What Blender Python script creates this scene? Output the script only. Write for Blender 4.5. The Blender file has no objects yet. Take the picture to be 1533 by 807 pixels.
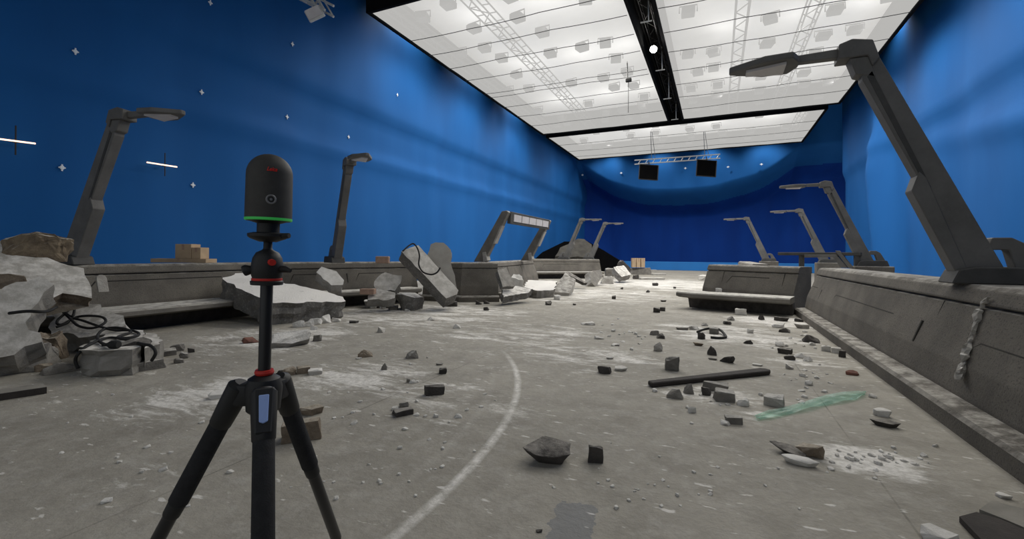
import bpy, bmesh, math, random
from mathutils import Vector, Matrix, noise
S = bpy.context.scene
COL = S.collection
V = Vector
PI = math.pi

# ------------------------------------------------------------------ camera
F_PX, VX, HV, RHO = 680.0, 1073.0, 384.0, math.radians(.5)
CY = HV + (766.5 - VX) * math.tan(RHO)
TH = math.atan((VX - 766.5) / F_PX)
EYE = V((0, 0, 1.4))
FW = V((-math.sin(TH), math.cos(TH), 0))
R0 = V((math.cos(TH), math.sin(TH), 0))
ZZ = V((0, 0, 1))
RT = R0 * math.cos(RHO) + ZZ * math.sin(RHO)
UP = ZZ * math.cos(RHO) - R0 * math.sin(RHO)
cd = bpy.data.cameras.new('camera'); cam = bpy.data.objects.new('camera', cd); COL.objects.link(cam)
m = Matrix((RT, UP, -FW)).transposed().to_4x4(); m.translation = EYE
cam.matrix_world = m
cd.sensor_width = 36; cd.lens = F_PX / 1533 * 36
cd.shift_y = -(403.5 - CY) / 1533
cd.clip_start = .05; cd.clip_end = 300
S.camera = cam

def ray(x, y): return FW + RT * ((x - 766.5) / F_PX) - UP * ((y - CY) / F_PX)
def D(x, y, d): return EYE + ray(x, y) * d                     # point at a depth
def G(x, y, z=0.0):                                            # point on a horizontal plane
    r = ray(x, y); return EYE + r * ((z - 1.4) / r.z)
def PX(x, y, X): r = ray(x, y); return EYE + r * (X / r.x)
def PY(x, y, Y): r = ray(x, y); return EYE + r * (Y / r.y)
def dep(p): return (V(p) - EYE).dot(FW)

# ------------------------------------------------------------------ materials
def _new(name):
    mt = bpy.data.materials.new(name); mt.use_nodes = True
    nt = mt.node_tree; b = nt.nodes['Principled BSDF']
    return mt, nt, nt.nodes, nt.links, b
def rgba(c): return (c[0], c[1], c[2], 1)
def noise_fac(n, l, coord, scale, detail=6, rough=.6, lo=.35, hi=.65):
    t = n.new('ShaderNodeTexNoise'); t.inputs['Scale'].default_value = scale
    t.inputs['Detail'].default_value = detail; t.inputs['Roughness'].default_value = rough
    l.new(coord, t.inputs['Vector'])
    r = n.new('ShaderNodeMapRange'); r.inputs[1].default_value = lo; r.inputs[2].default_value = hi
    l.new(t.outputs['Fac'], r.inputs[0]); return r.outputs[0]
def mixc(n, l, fac, a, b):
    x = n.new('ShaderNodeMix'); x.data_type = 'RGBA'
    if isinstance(fac, (int, float)): x.inputs[0].default_value = fac
    else: l.new(fac, x.inputs[0])
    for s, v in ((6, a), (7, b)):
        if isinstance(v, tuple): x.inputs[s].default_value = rgba(v)
        else: l.new(v, x.inputs[s])
    return x.outputs[2]
def mth(n, l, op, a, b=None, clamp=False):
    x = n.new('ShaderNodeMath'); x.operation = op; x.use_clamp = clamp
    for i, v in enumerate((a, b)):
        if v is None: continue
        if isinstance(v, (int, float)): x.inputs[i].default_value = v
        else: l.new(v, x.inputs[i])
    return x.outputs[0]
def mat(name, c1, c2=None, scale=3.0, rough=.85, bump=0.0, bscale=None, speck=None, dust=None, metal=0.0, spec=.3, world=True):
    mt, nt, n, l, b = _new(name)
    b.inputs['Roughness'].default_value = rough; b.inputs['Metallic'].default_value = metal
    b.inputs['Specular IOR Level'].default_value = spec
    c2 = c2 or tuple(x * .8 for x in c1)
    tc = n.new('ShaderNodeTexCoord'); ge = n.new('ShaderNodeNewGeometry')
    co = ge.outputs['Position'] if world else tc.outputs['Object']
    col = mixc(n, l, noise_fac(n, l, co, scale), c1, c2)
    if speck:
        col = mixc(n, l, noise_fac(n, l, co, speck[1], 2, .5, .55, .75), col, speck[0])
    if dust:                                                   # settled plaster dust on upward faces
        sx = n.new('ShaderNodeSeparateXYZ'); l.new(ge.outputs['Normal'], sx.inputs[0])
        up = n.new('ShaderNodeMapRange'); up.inputs[1].default_value = .55; up.inputs[2].default_value = .9
        l.new(sx.outputs[2], up.inputs[0])
        f = mth(n, l, 'MULTIPLY', up.outputs[0], noise_fac(n, l, co, 5, 5, .7, .5 - dust[1] * .35, .72 - dust[1] * .35))
        col = mixc(n, l, f, col, dust[0])
    l.new(col, b.inputs['Base Color'])
    if bump:
        t = n.new('ShaderNodeTexNoise'); t.inputs['Scale'].default_value = bscale or scale * 8
        t.inputs['Detail'].default_value = 6; t.inputs['Roughness'].default_value = .7
        l.new(co, t.inputs['Vector'])
        bp = n.new('ShaderNodeBump'); bp.inputs['Strength'].default_value = bump; bp.inputs['Distance'].default_value = .03
        l.new(t.outputs['Fac'], bp.inputs['Height']); l.new(bp.outputs[0], b.inputs['Normal'])
    return mt
def emit(name, c, s):
    mt, nt, n, l, b = _new(name)
    b.inputs['Base Color'].default_value = rgba(c); b.inputs['Emission Color'].default_value = rgba(c)
    b.inputs['Emission Strength'].default_value = s; return mt

DUST = (.78, .755, .71)
M = {}
M['barrier'] = mat('weathered_grey_concrete', (.165, .150, .128), (.105, .096, .083), 1.6, .9, .35, 40, ((.06, .056, .05), 60), ((.42, .40, .36), .3))
M['groove'] = mat('dark_joint', (.03, .028, .025), (.045, .042, .036), 8, .95)
M['bench'] = mat('bench_concrete', (.22, .205, .18), (.15, .14, .122), 2.5, .9, .3, 40, None, ((.55, .53, .48), .5))
M['lamp'] = mat('grey_lamp_paint', (.155, .15, .142), (.105, .102, .096), 2.5, .65, .08, 60, ((.13, .127, .12), 30))
M['lamp_dark'] = mat('dark_lamp_paint', (.075, .073, .07), (.05, .05, .048), 4, .7, .1, 60)
M['slab'] = mat('pale_broken_concrete', (.43, .41, .37), (.35, .33, .295), 2.2, .92, .25, 50, None, (DUST, .25))
M['slab_dust'] = mat('dusty_broken_concrete', (.30, .285, .26), (.20, .19, .17), 4, .95, .6, 30, None, (DUST, .9))
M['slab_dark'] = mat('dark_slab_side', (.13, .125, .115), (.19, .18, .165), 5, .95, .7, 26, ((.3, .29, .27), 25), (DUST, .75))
M['rock'] = mat('grey_rubble', (.24, .225, .2), (.16, .15, .135), 6, .95, .6, 40, None, ((.5, .48, .44), .3))
M['rock_dark'] = mat('dark_rubble', (.085, .077, .07), (.05, .046, .042), 7, .95, .6, 40, None, ((.3, .28, .25), .35))
M['mound'] = mat('dark_debris', (.075, .07, .06), (.045, .042, .037), 2, 1, .5, 6)
M['rock_brown'] = mat('brown_rubble', (.27, .22, .165), (.16, .125, .09), 8, .95, .7, 40, None, ((.48, .43, .35), .45))
M['rock_perched'] = mat('brown_rock_white_top', (.24, .19, .13), (.13, .10, .07), 8, .95, .8, 25, None, ((.66, .62, .55), 1.0))
M['rock_white'] = mat('white_plaster_rubble', (.70, .68, .64), (.55, .53, .49), 6, .95, .4, 40)
M['rock_pale'] = mat('pale_rubble', (.46, .44, .40), (.34, .32, .29), 6, .95, .5, 40, None, (DUST, .4))
M['rock_red'] = mat('reddish_brick', (.22, .10, .075), (.13, .07, .055), 9, .95, .5, 40)
M['black'] = mat('black_metal', (.012, .012, .012), (.018, .018, .018), 6, .55, spec=.4)
M['black_matte'] = mat('black_cloth', (.003, .003, .0035), (.004, .004, .004), 2, 1.0, spec=.05)
M['rubber'] = mat('black_rubber', (.014, .014, .014), (.022, .021, .02), 20, .8)
M['foam'] = mat('black_foam_sleeve', (.022, .022, .023), (.03, .03, .032), 60, .9, .4, 300)
M['tripod'] = mat('black_anodised_tube', (.012, .012, .013), (.016, .016, .017), 10, .35, spec=.5)
M['scanner'] = mat('dark_grey_scanner_shell', (.05, .048, .043), (.042, .04, .036), 60, .6, .1, 600)
M['red'] = mat('red_trim', (.55, .03, .02), (.45, .03, .02), 10, .5)
M['logo_red'] = mat('logo_red', (.75, .03, .02), (.7, .03, .02), 10, .5)
M['green_led'] = emit('green_led_ring', (.03, .35, .06), .25)
M['badge'] = mat('pale_blue_badge', (.30, .42, .75), (.34, .46, .8), 10, .4)
M['steel'] = mat('grey_steel', (.28, .28, .28), (.2, .2, .2), 9, .45, metal=.4)
M['alu'] = mat('aluminium_truss', (.62, .62, .6), (.5, .5, .48), 9, .5, metal=.2)
M['carton'] = mat('brown_cardboard', (.50, .37, .24), (.42, .31, .2), 4, .9)
M['brick'] = mat('pinkish_brick', (.42, .28, .21), (.30, .2, .15), 12, .95, .5, 60)
M['plank'] = mat('dark_stained_plank', (.035, .03, .027), (.05, .043, .038), 8, .85, .3, 60)
M['board'] = mat('dusty_board_top', (.27, .255, .225), (.2, .19, .165), 6, .9, .2, 60)
M['wallblue'] = None
def blue(name, c1, c2, stripe=0.0):
    mt, nt, n, l, b = _new(name)
    ge = n.new('ShaderNodeNewGeometry')
    mp = n.new('ShaderNodeMapping'); mp.inputs['Scale'].default_value = (.5, .5, .12)
    l.new(ge.outputs['Position'], mp.inputs[0])
    f = noise_fac(n, l, mp.outputs[0], 1.3, 3, .5, .3, .7)
    l.new(mixc(n, l, f, c1, c2), b.inputs['Base Color'])
    b.inputs['Roughness'].default_value = .75; b.inputs['Specular IOR Level'].default_value = .15
    t = n.new('ShaderNodeTexNoise'); t.inputs['Scale'].default_value = 25; l.new(ge.outputs['Position'], t.inputs['Vector'])
    bp = n.new('ShaderNodeBump'); bp.inputs['Strength'].default_value = .08; l.new(t.outputs['Fac'], bp.inputs['Height'])
    l.new(bp.outputs[0], b.inputs['Normal']); return mt
M['blue'] = blue('chroma_blue_cloth', (.010, .102, .325), (.008, .086, .28))
M['blue_shaded'] = blue('shaded_blue_cloth', (.003, .045, .27), (.003, .035, .22))
M['blue_low'] = blue('light_blue_paint', (.03, .19, .52), (.03, .17, .47))
M['roof'] = mat('black_stage_roof', (.01, .01, .011), (.015, .015, .016), 1, 1)
M['fixture'] = mat('grey_fixture_casing', (.05, .05, .05), (.035, .035, .035), 4, .7)
M['skirt'] = mat('black_box_skirt', (.01, .01, .01), (.014, .014, .014), 2, .95, spec=.05)
M['greyskirt'] = mat('grey_bounce_skirt', (.3, .29, .3), (.24, .23, .24), 1, .9)
M['markers'] = mat('white_marker_tape', (.8, .85, .9), (.75, .8, .85), 9, .7)
M['tube'] = emit('warm_fluorescent_tube', (1, .62, .42), 2.2)
M['hotlamp'] = emit('bright_lamp_lens', (1, .97, .9), 60)
M['ledpanel'] = mat('grey_lamp_panel', (.62, .6, .6), (.55, .52, .52), 5, .5)

def silk_mat():
    mt, nt, n, l, b = _new('white_diffusion_silk'); n.remove(b)
    out = n['Material Output']
    e = n.new('ShaderNodeEmission'); e.inputs[0].default_value = (1, .985, .95, 1); e.inputs[1].default_value = 1.05
    t = n.new('ShaderNodeBsdfTransparent'); t.inputs[0].default_value = (1, 1, 1, 1)
    mx = n.new('ShaderNodeMixShader'); mx.inputs[0].default_value = .55
    l.new(e.outputs[0], mx.inputs[1]); l.new(t.outputs[0], mx.inputs[2]); l.new(mx.outputs[0], out.inputs[0]); return mt
M['silk'] = silk_mat()
M['bounce'] = mat('white_added_reflector', (.86, .86, .85), (.78, .78, .77), .5, 1)

def plastic_mat():
    mt, nt, n, l, b = _new('translucent_green_sheeting'); out = n['Material Output']
    b.inputs['Base Color'].default_value = (.36, .60, .50, 1); b.inputs['Roughness'].default_value = .3
    t = n.new('ShaderNodeBsdfTransparent'); t.inputs[0].default_value = (.75, .95, .85, 1)
    mx = n.new('ShaderNodeMixShader'); ge = n.new('ShaderNodeNewGeometry')
    f = noise_fac(n, l, ge.outputs['Position'], 9, 4, .6, .2, .8)
    l.new(mth(n, l, 'MULTIPLY_ADD', f, .45), mx.inputs[0])
    l.new(b.outputs[0], mx.inputs[1]); l.new(t.outputs[0], mx.inputs[2]); l.new(mx.outputs[0], out.inputs[0]); return mt
M['plastic'] = plastic_mat()

# ------------------------------------------------------------------ object helpers
def link(name, bm, mt=None, parent=None, smooth=False, flip=True):
    if flip: bmesh.ops.recalc_face_normals(bm, faces=bm.faces[:])
    me = bpy.data.meshes.new(name); bm.to_mesh(me); bm.free()
    for x in (mt if isinstance(mt, (list, tuple)) else [mt]):
        if x: me.materials.append(x)
    if smooth:
        for p in me.polygons: p.use_smooth = True
    o = bpy.data.objects.new(name, me); COL.objects.link(o)
    if parent: o.parent = parent
    return o
def tag(o, label=None, cat=None, group=None, kind=None):
    if label: o['label'] = label
    if cat: o['category'] = cat
    if group: o['group'] = group
    if kind: o['kind'] = kind
    return o
def empty(name, loc, rz=0.0, label=None, cat=None, group=None):
    e = bpy.data.objects.new(name, None); COL.objects.link(e); e.location = loc; e.rotation_euler = (0, 0, rz)
    e.empty_display_size = .1
    return tag(e, label, cat, group)
def copy_tree(o, parent=None):
    c = o.copy(); COL.objects.link(c)
    if parent: c.parent = parent
    for ch in list(o.children): copy_tree(ch, c)
    return c
def box(bm, c, s, rot=None):
    mtx = Matrix.Translation(V(c)) @ (rot.to_4x4() if rot else Matrix()) @ Matrix.Diagonal((s[0], s[1], s[2], 1))
    return bmesh.ops.create_cube(bm, size=1, matrix=mtx)['verts']
def bbox(bm, c, s, rot=None, bev=.01):
    t = bmesh.new(); box(t, (0, 0, 0), s)
    bmesh.ops.bevel(t, geom=t.edges[:], offset=bev, segments=2, affect='EDGES', profile=.5)
    mtx = Matrix.Translation(V(c)) @ (rot.to_4x4() if rot else Matrix())
    mp = {v: bm.verts.new(mtx @ v.co) for v in t.verts}
    for f in t.faces: bm.faces.new([mp[v] for v in f.verts])
    t.free()
def frame(d):
    d = d.normalized(); a = V((0, 0, 1)) if abs(d.z) < .9 else V((1, 0, 0))
    x = a.cross(d).normalized(); return x, d.cross(x)
def tube(bm, pts, r, seg=8, cap=True):
    pts = [V(p) for p in pts]; rs = r if isinstance(r, (list, tuple)) else [r] * len(pts)
    rings = []; x = None
    for i, p in enumerate(pts):
        d = (pts[min(i + 1, len(pts) - 1)] - pts[max(i - 1, 0)])
        if d.length < 1e-9: d = V((0, 0, 1))
        d.normalize()
        if x is None: x, y = frame(d)
        else:
            x = (x - d * x.dot(d)).normalized(); y = d.cross(x)
        rings.append([bm.verts.new(p + (x * math.cos(a) + y * math.sin(a)) * rs[i]) for a in [2 * PI * k / seg for k in range(seg)]])
    for a, b in zip(rings, rings[1:]):
        for k in range(seg): bm.faces.new((a[k], a[(k + 1) % seg], b[(k + 1) % seg], b[k]))
    if cap:
        bm.faces.new(rings[0][::-1]); bm.faces.new(rings[-1])
def lathe(bm, prof, seg=32, off=(0, 0, 0)):
    off = V(off); rings = []
    for r, z in prof:
        if r < 1e-6: rings.append([bm.verts.new(off + V((0, 0, z)))])
        else: rings.append([bm.verts.new(off + V((r * math.cos(2 * PI * k / seg), r * math.sin(2 * PI * k / seg), z))) for k in range(seg)])
    for a, b in zip(rings, rings[1:]):
        for k in range(seg):
            k2 = (k + 1) % seg
            q = [a[k % len(a)], a[k2 % len(a)], b[k2 % len(b)], b[k % len(b)]]
            u = []
            for v in q:
                if v not in u: u.append(v)
            if len(u) > 2: bm.faces.new(u)
    if len(rings[0]) > 1: bm.faces.new(rings[0][::-1])
    if len(rings[-1]) > 1: bm.faces.new(rings[-1])
def prism(bm, poly, o, ax, ay, az, t0, t1, bev=0.0):
    """extrude a 2D polygon (in ax, ay about o) along az from t0 to t1"""
    o, ax, ay, az = V(o), V(ax), V(ay), V(az)
    t = bmesh.new()
    a = [t.verts.new(o + ax * p[0] + ay * p[1] + az * t0) for p in poly]
    b = [t.verts.new(o + ax * p[0] + ay * p[1] + az * t1) for p in poly]
    t.faces.new(a[::-1]); t.faces.new(b)
    k = len(poly)
    for i in range(k): t.faces.new((a[i], a[(i + 1) % k], b[(i + 1) % k], b[i]))
    bmesh.ops.recalc_face_normals(t, faces=t.faces[:])
    if bev: bmesh.ops.bevel(t, geom=t.edges[:], offset=bev, segments=1, affect='EDGES')
    mp = {v: bm.verts.new(v.co) for v in t.verts}
    for f in t.faces: bm.faces.new([mp[v] for v in f.verts])
    t.free()
def spline(pts, sub=8):
    pts = [V(p) for p in pts]; out = []
    for i in range(len(pts) - 1):
        p0, p1, p2, p3 = pts[max(i - 1, 0)], pts[i], pts[i + 1], pts[min(i + 2, len(pts) - 1)]
        for k in range(sub):
            t = k / sub
            out.append(.5 * ((2 * p1) + (p2 - p0) * t + (2 * p0 - 5 * p1 + 4 * p2 - p3) * t * t + (3 * p1 - p0 - 3 * p2 + p3) * t ** 3))
    return out + [pts[-1]]

def rock_bm(seed, w, d, h, kind='chunk', rough=.05, shape=None):
    """one broken lump, base on z=0, centred in x,y"""
    rn = random.Random(seed); bm = bmesh.new(); pts = []
    if shape: pts = list(shape)
    elif kind == 'block':
        for sx in (-1, 1):
            for sy in (-1, 1):
                for sz in (0, 1):
                    pts.append((sx * .5 * rn.uniform(.74, 1), sy * .5 * rn.uniform(.7, 1), sz * rn.uniform(.66, 1)))
        for _ in range(4): pts.append((rn.uniform(-.5, .5), rn.uniform(-.5, .5), rn.uniform(0, 1)))
    elif kind == 'flat':
        k = rn.randint(5, 7)
        for i in range(k):
            a = 2 * PI * (i + rn.uniform(-.3, .3)) / k
            for z in (0, 1):
                s = rn.uniform(.7, 1) * (1 if z else rn.uniform(.6, .95))
                pts.append((.5 * math.cos(a) * s, .5 * math.sin(a) * s, z * rn.uniform(.6, 1)))
    elif kind == 'wedge':
        for sx in (-1, 1):
            for sy in (-1, 1): pts.append((sx * .5 * rn.uniform(.8, 1), sy * .5 * rn.uniform(.8, 1), 0))
        k = rn.choice((-1, 1)); pts += [(k * rn.uniform(-.3, -.1), rn.uniform(-.2, .1), 1), (k * rn.uniform(.0, .2), rn.uniform(0, .3), rn.uniform(.7, .95)), (k * .4, rn.uniform(-.4, .3), rn.uniform(.3, .6)), (-k * .45, rn.uniform(-.3, .3), rn.uniform(.2, .55)), (rn.uniform(-.2, .2), -.42, rn.uniform(.3, .6))]
    else:
        for i in range(13):
            a = rn.uniform(0, 2 * PI); z = rn.uniform(-.15, 1)
            z = max(0, min(1, z)); s = .5 * rn.uniform(.72, 1) * (1 - .35 * z * rn.random())
            pts.append((math.cos(a) * s * 1.1, math.sin(a) * s * 1.1, z))
        for sx, sy in ((-1, -1), (1, -1), (1, 1), (-1, 1)): pts.append((sx * .36 * rn.uniform(.8, 1.1), sy * .36 * rn.uniform(.8, 1.1), 0))
    vs = [bm.verts.new(p) for p in pts]
    r = bmesh.ops.convex_hull(bm, input=vs)
    dead = [g for g in set(r['geom_interior']) | set(r['geom_unused']) if isinstance(g, bmesh.types.BMVert)]
    bmesh.ops.delete(bm, geom=dead, context='VERTS')
    bmesh.ops.dissolve_limit(bm, angle_limit=.12, verts=bm.verts[:], edges=bm.edges[:])
    bmesh.ops.bevel(bm, geom=bm.edges[:], offset=.022, segments=1, affect='EDGES', clamp_overlap=True)
    bmesh.ops.triangulate(bm, faces=bm.faces[:])
    if max(w, h) > .05:
        bmesh.ops.subdivide_edges(bm, edges=bm.edges[:], cuts=2 if w > .16 else 1, use_grid_fill=True)
    # fit exactly to the asked size
    mn = [min(v.co[i] for v in bm.verts) for i in range(3)]; mxx = [max(v.co[i] for v in bm.verts) for i in range(3)]
    for v in bm.verts:
        q = V(((v.co[i] - mn[i]) / (mxx[i] - mn[i])) for i in range(3))
        p = V(((q.x - .5) * w, (q.y - .5) * d, q.z * h))
        nv = noise.fractal(p / max(w, h) * 3.2 + V((seed * 7.3, 1.7, 3.1)), 1, 2, 4)
        nv2 = noise.fractal(p / max(w, h) * 9 + V((seed * 1.3, 5.7, .1)), 1, 2, 3)
        dirn = V((p.x, p.y, p.z - h * .5)); dirn = dirn.normalized() if dirn.length else V((0, 0, 1))
        p += dirn * (nv * rough + nv2 * rough * .6) * min(w, h)
        v.co = (p.x, p.y, max(p.z, 0))
    return bm

def outline_jag(poly, amp, step, seed, skip=()):
    rn = random.Random(seed); out = []; k = len(poly)
    for i in range(k):
        a, b = V(poly[i]), V(poly[(i + 1) % k]); L = (b - a).length; q = max(1, int(L / step))
        nrm = V((-(b - a).y, (b - a).x)); nrm = nrm.normalized() if nrm.length else nrm
        out.append(tuple(a))
        if i in skip: continue
        for j in range(1, q):
            p = a.lerp(b, (j + rn.uniform(-.2, .2)) / q) + nrm * rn.uniform(-amp, amp); out.append(tuple(p))
    return out
def slab(name, corners, thick, mt_face, mt_side, amp=.03, step=.1, seed=1, parent=None, rough=.02, skip=(), away=None, layers=4, shrink=0.0):
    """a broken slab: its visible face runs through the given 3D corners, real thickness behind it"""
    cs = [V(c) for c in corners]; c0 = sum(cs, V()) / len(cs)
    nn = V()
    for i in range(len(cs)):
        a, b = cs[i] - c0, cs[(i + 1) % len(cs)] - c0; nn += a.cross(b)
    nn.normalize()
    ref = V(away) if away is not None else (c0 - EYE)
    if nn.dot(ref) > 0: nn = -nn                              # nn points towards the viewer / outwards
    ax = (cs[1] - cs[0]); ax = (ax - nn * ax.dot(nn)).normalized(); ay = nn.cross(ax)
    p2 = outline_jag([((c - c0).dot(ax), (c - c0).dot(ay)) for c in cs], amp, step, seed, skip)
    bm = bmesh.new(); rows = []; rn = random.Random(seed + 99)
    for j in range(layers + 1):
        t = j / layers; row = []
        for (x, y) in p2:
            pj = V((x, y)); s = 1 - shrink * t
            if 0 < j < layers: s *= 1 - rn.uniform(-.6, 1) * min(.05, amp / max(pj.length, .1))
            p = c0 + ax * x * s + ay * y * s - nn * thick * t
            nv = noise.fractal(p * 4 + V((seed, 0, 0)), 1, 2, 4) * rough
            row.append(bm.verts.new(p + (ax * x + ay * y).normalized() * nv))
        rows.append(row)
    k = len(p2)
    f = bm.faces.new(rows[0]); f.material_index = 0
    fb = bm.faces.new(rows[-1][::-1]); fb.material_index = 1
    for a, b in zip(rows, rows[1:]):
        for i in range(k):
            q = bm.faces.new((a[i], b[i], b[(i + 1) % k], a[(i + 1) % k])); q.material_index = 1
    r = bmesh.ops.triangulate(bm, faces=[f, fb])
    for v in bm.verts: v.co.z = max(v.co.z, 0.002)
    o = link(name, bm, [mt_face, mt_side], parent)
    return o

# ------------------------------------------------------------------ setting: floor, walls, roof
def floor_mat():
    mt, nt, n, l, b = _new('dusty_stage_floor')
    b.inputs['Roughness'].default_value = .8; b.inputs['Specular IOR Level'].default_value = .25
    ge = n.new('ShaderNodeNewGeometry'); P = ge.outputs['Position']
    sp = n.new('ShaderNodeSeparateXYZ'); l.new(P, sp.inputs[0])
    col = mixc(n, l, noise_fac(n, l, P, .55, 6, .6, .3, .7), (.28, .262, .222), (.37, .347, .298))
    col = mixc(n, l, mth(n, l, 'MULTIPLY', noise_fac(n, l, P, 14, 5, .7, .45, .8), .45), col, (.20, .19, .17))
    col = mixc(n, l, mth(n, l, 'MULTIPLY', noise_fac(n, l, P, 2.1, 8, .72, .45, .68), .6), col, (.185, .172, .145))
    col = mixc(n, l, mth(n, l, 'MULTIPLY', noise_fac(n, l, P, 5.5, 8, .75, .5, .68), .55), col, (.43, .41, .37))
    # streak coordinates: scuffs run across the street
    mp = n.new('ShaderNodeMapping'); mp.inputs['Rotation'].default_value = (0, 0, -TH - .1); mp.inputs['Scale'].default_value = (.55, 1.5, 1)
    l.new(P, mp.inputs[0]); Q = mp.outputs[0]
    dens = None
    for (px, py, r, s) in ((640, 470, 3.0, .62), (880, 440, 4.5, .6), (1000, 425, 6, .75), (780, 500, 1.9, .5), (420, 505, 1.6, .62), (540, 560, .95, .7),
                           (330, 590, 1.0, .6), (200, 570, 1.2, .35), (860, 530, 1.5, .5), (1080, 500, 1.7, .62), (1170, 480, 1.5, .72), (1060, 590, .7, .6), (1110, 620, .5, .4),
                           (1300, 690, .42, .85), (250, 700, .5, .3), (560, 470, 2.0, .55), (640, 590, .8, .5), (1200, 540, .9, .45), (700, 620, .7, .35)):
        g = G(px, py)
        d = n.new('ShaderNodeVectorMath'); d.operation = 'DISTANCE'; d.inputs[1].default_value = g
        l.new(P, d.inputs[0])
        r_ = n.new('ShaderNodeMapRange'); r_.inputs[1].default_value = r * 1.5; r_.inputs[2].default_value = r * .2
        r_.inputs[3].default_value = 0; r_.inputs[4].default_value = s; r_.interpolation_type = 'SMOOTHSTEP'
        l.new(d.outputs['Value'], r_.inputs[0])
        dens = r_.outputs[0] if dens is None else mth(n, l, 'MAXIMUM', dens, r_.outputs[0])
    t = n.new('ShaderNodeTexNoise'); t.inputs['Scale'].default_value = 1.5; t.inputs['Detail'].default_value = 9; t.inputs['Roughness'].default_value = .68; t.inputs['Distortion'].default_value = .6
    l.new(Q, t.inputs['Vector'])
    t3 = n.new('ShaderNodeTexNoise'); t3.inputs['Scale'].default_value = 4.2; t3.inputs['Detail'].default_value = 8; t3.inputs['Roughness'].default_value = .75; t3.inputs['Distortion'].default_value = 1.2
    l.new(Q, t3.inputs['Vector'])
    tt = mth(n, l, 'ADD', mth(n, l, 'MULTIPLY', t.outputs['Fac'], .55), mth(n, l, 'MULTIPLY', t3.outputs['Fac'], .45))
    tt = mth(n, l, 'ADD', mth(n, l, 'MULTIPLY', mth(n, l, 'SUBTRACT', tt, .5), 2.6), .5)
    x = mth(n, l, 'SUBTRACT', mth(n, l, 'ADD', tt, mth(n, l, 'MULTIPLY', dens, .72)), .82)
    dm = mth(n, l, 'MULTIPLY', x, 4.2, True)
    fine = noise_fac(n, l, P, 22, 4, .7, .3, .62)
    dm = mth(n, l, 'MULTIPLY', dm, mth(n, l, 'ADD', mth(n, l, 'MULTIPLY', fine, .62), .36), True)
    # small chips of dust all over
    t2 = n.new('ShaderNodeTexNoise'); t2.inputs['Scale'].default_value = 11; t2.inputs['Detail'].default_value = 5; l.new(Q, t2.inputs['Vector'])
    r2 = n.new('ShaderNodeMapRange'); r2.inputs[1].default_value = .645; r2.inputs[2].default_value = .70; l.new(t2.outputs['Fac'], r2.inputs[0])
    dm = mth(n, l, 'MAXIMUM', dm, mth(n, l, 'MULTIPLY', r2.outputs[0], .65))
    # swept tyre arcs: rings of dust
    A, B, Cc = G(768, 545), G(748, 645), G(600, 795)
    ax_, ay_, bx_, by_, cx_, cy_ = A.x, A.y, B.x, B.y, Cc.x, Cc.y
    dd = 2 * (ax_ * (by_ - cy_) + bx_ * (cy_ - ay_) + cx_ * (ay_ - by_))
    ux = ((ax_ ** 2 + ay_ ** 2) * (by_ - cy_) + (bx_ ** 2 + by_ ** 2) * (cy_ - ay_) + (cx_ ** 2 + cy_ ** 2) * (ay_ - by_)) / dd
    uy = ((ax_ ** 2 + ay_ ** 2) * (cx_ - bx_) + (bx_ ** 2 + by_ ** 2) * (ax_ - cx_) + (cx_ ** 2 + cy_ ** 2) * (bx_ - ax_)) / dd
    rad = math.hypot(ax_ - ux, ay_ - uy)
    dv = n.new('ShaderNodeVectorMath'); dv.operation = 'DISTANCE'; dv.inputs[1].default_value = (ux, uy, 0); l.new(P, dv.inputs[0])
    side = n.new('ShaderNodeMapRange'); side.inputs[1].default_value = ux + rad * .35; side.inputs[2].default_value = ux + rad * .6
    mid = (A + Cc) / 2
    dirv = V((mid.x - ux, mid.y - uy, 0)).normalized()
    dt = n.new('ShaderNodeVectorMath'); dt.operation = 'DOT_PRODUCT'; dt.inputs[1].default_value = dirv; l.new(P, dt.inputs[0])
    base = V((ux, uy, 0)).dot(dirv); half = (A - Cc).length / 2
    cosl = math.sqrt(max(rad ** 2 - half ** 2, 0))
    lim = n.new('ShaderNodeMapRange'); lim.inputs[1].default_value = base + cosl - .35; lim.inputs[2].default_value = base + cosl + .1
    l.new(dt.outputs['Value'], lim.inputs[0])
    brk = noise_fac(n, l, P, 9, 5, .75, .28, .6)
    for off, w, s in ((0, .045, .85), (-.28, .05, .16), (-.5, .035, .2), (-.62, .03, .12)):
        e = mth(n, l, 'ABSOLUTE', mth(n, l, 'SUBTRACT', dv.outputs['Value'], rad + off))
        q = n.new('ShaderNodeMapRange'); q.inputs[1].default_value = w; q.inputs[2].default_value = w * .25; q.inputs[3].default_value = 0; q.inputs[4].default_value = s
        l.new(e, q.inputs[0])
        dm = mth(n, l, 'MAXIMUM', dm, mth(n, l, 'MULTIPLY', mth(n, l, 'MULTIPLY', q.outputs[0], lim.outputs[0]), brk))
    # expansion joints
    def line(X, lo, hi, c):
        e = mth(n, l, 'ABSOLUTE', mth(n, l, 'SUBTRACT', sp.outputs[0], X))
        q = n.new('ShaderNodeMapRange'); q.inputs[1].default_value = .008; q.inputs[2].default_value = .004; l.new(e, q.inputs[0])
        return q.outputs[0]
    j = mth(n, l, 'MULTIPLY', mth(n, l, 'MAXIMUM', line(.945, 0, 0, 0), line(-2.9, 0, 0, 0)), noise_fac(n, l, P, 2.2, 3, .6, .35, .6))
    col = mixc(n, l, mth(n, l, 'MULTIPLY', j, .6), col, (.10, .095, .08))
    # damp blue-grey patch
    g = G(855, 790)
    mp2 = n.new('ShaderNodeVectorMath'); mp2.operation = 'SUBTRACT'; mp2.inputs[1].default_value = g; l.new(P, mp2.inputs[0])
    vrt = n.new('ShaderNodeVectorRotate'); vrt.rotation_type = 'Z_AXIS'; vrt.inputs['Angle'].default_value = -.15; l.new(mp2.outputs[0], vrt.inputs[0])
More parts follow.
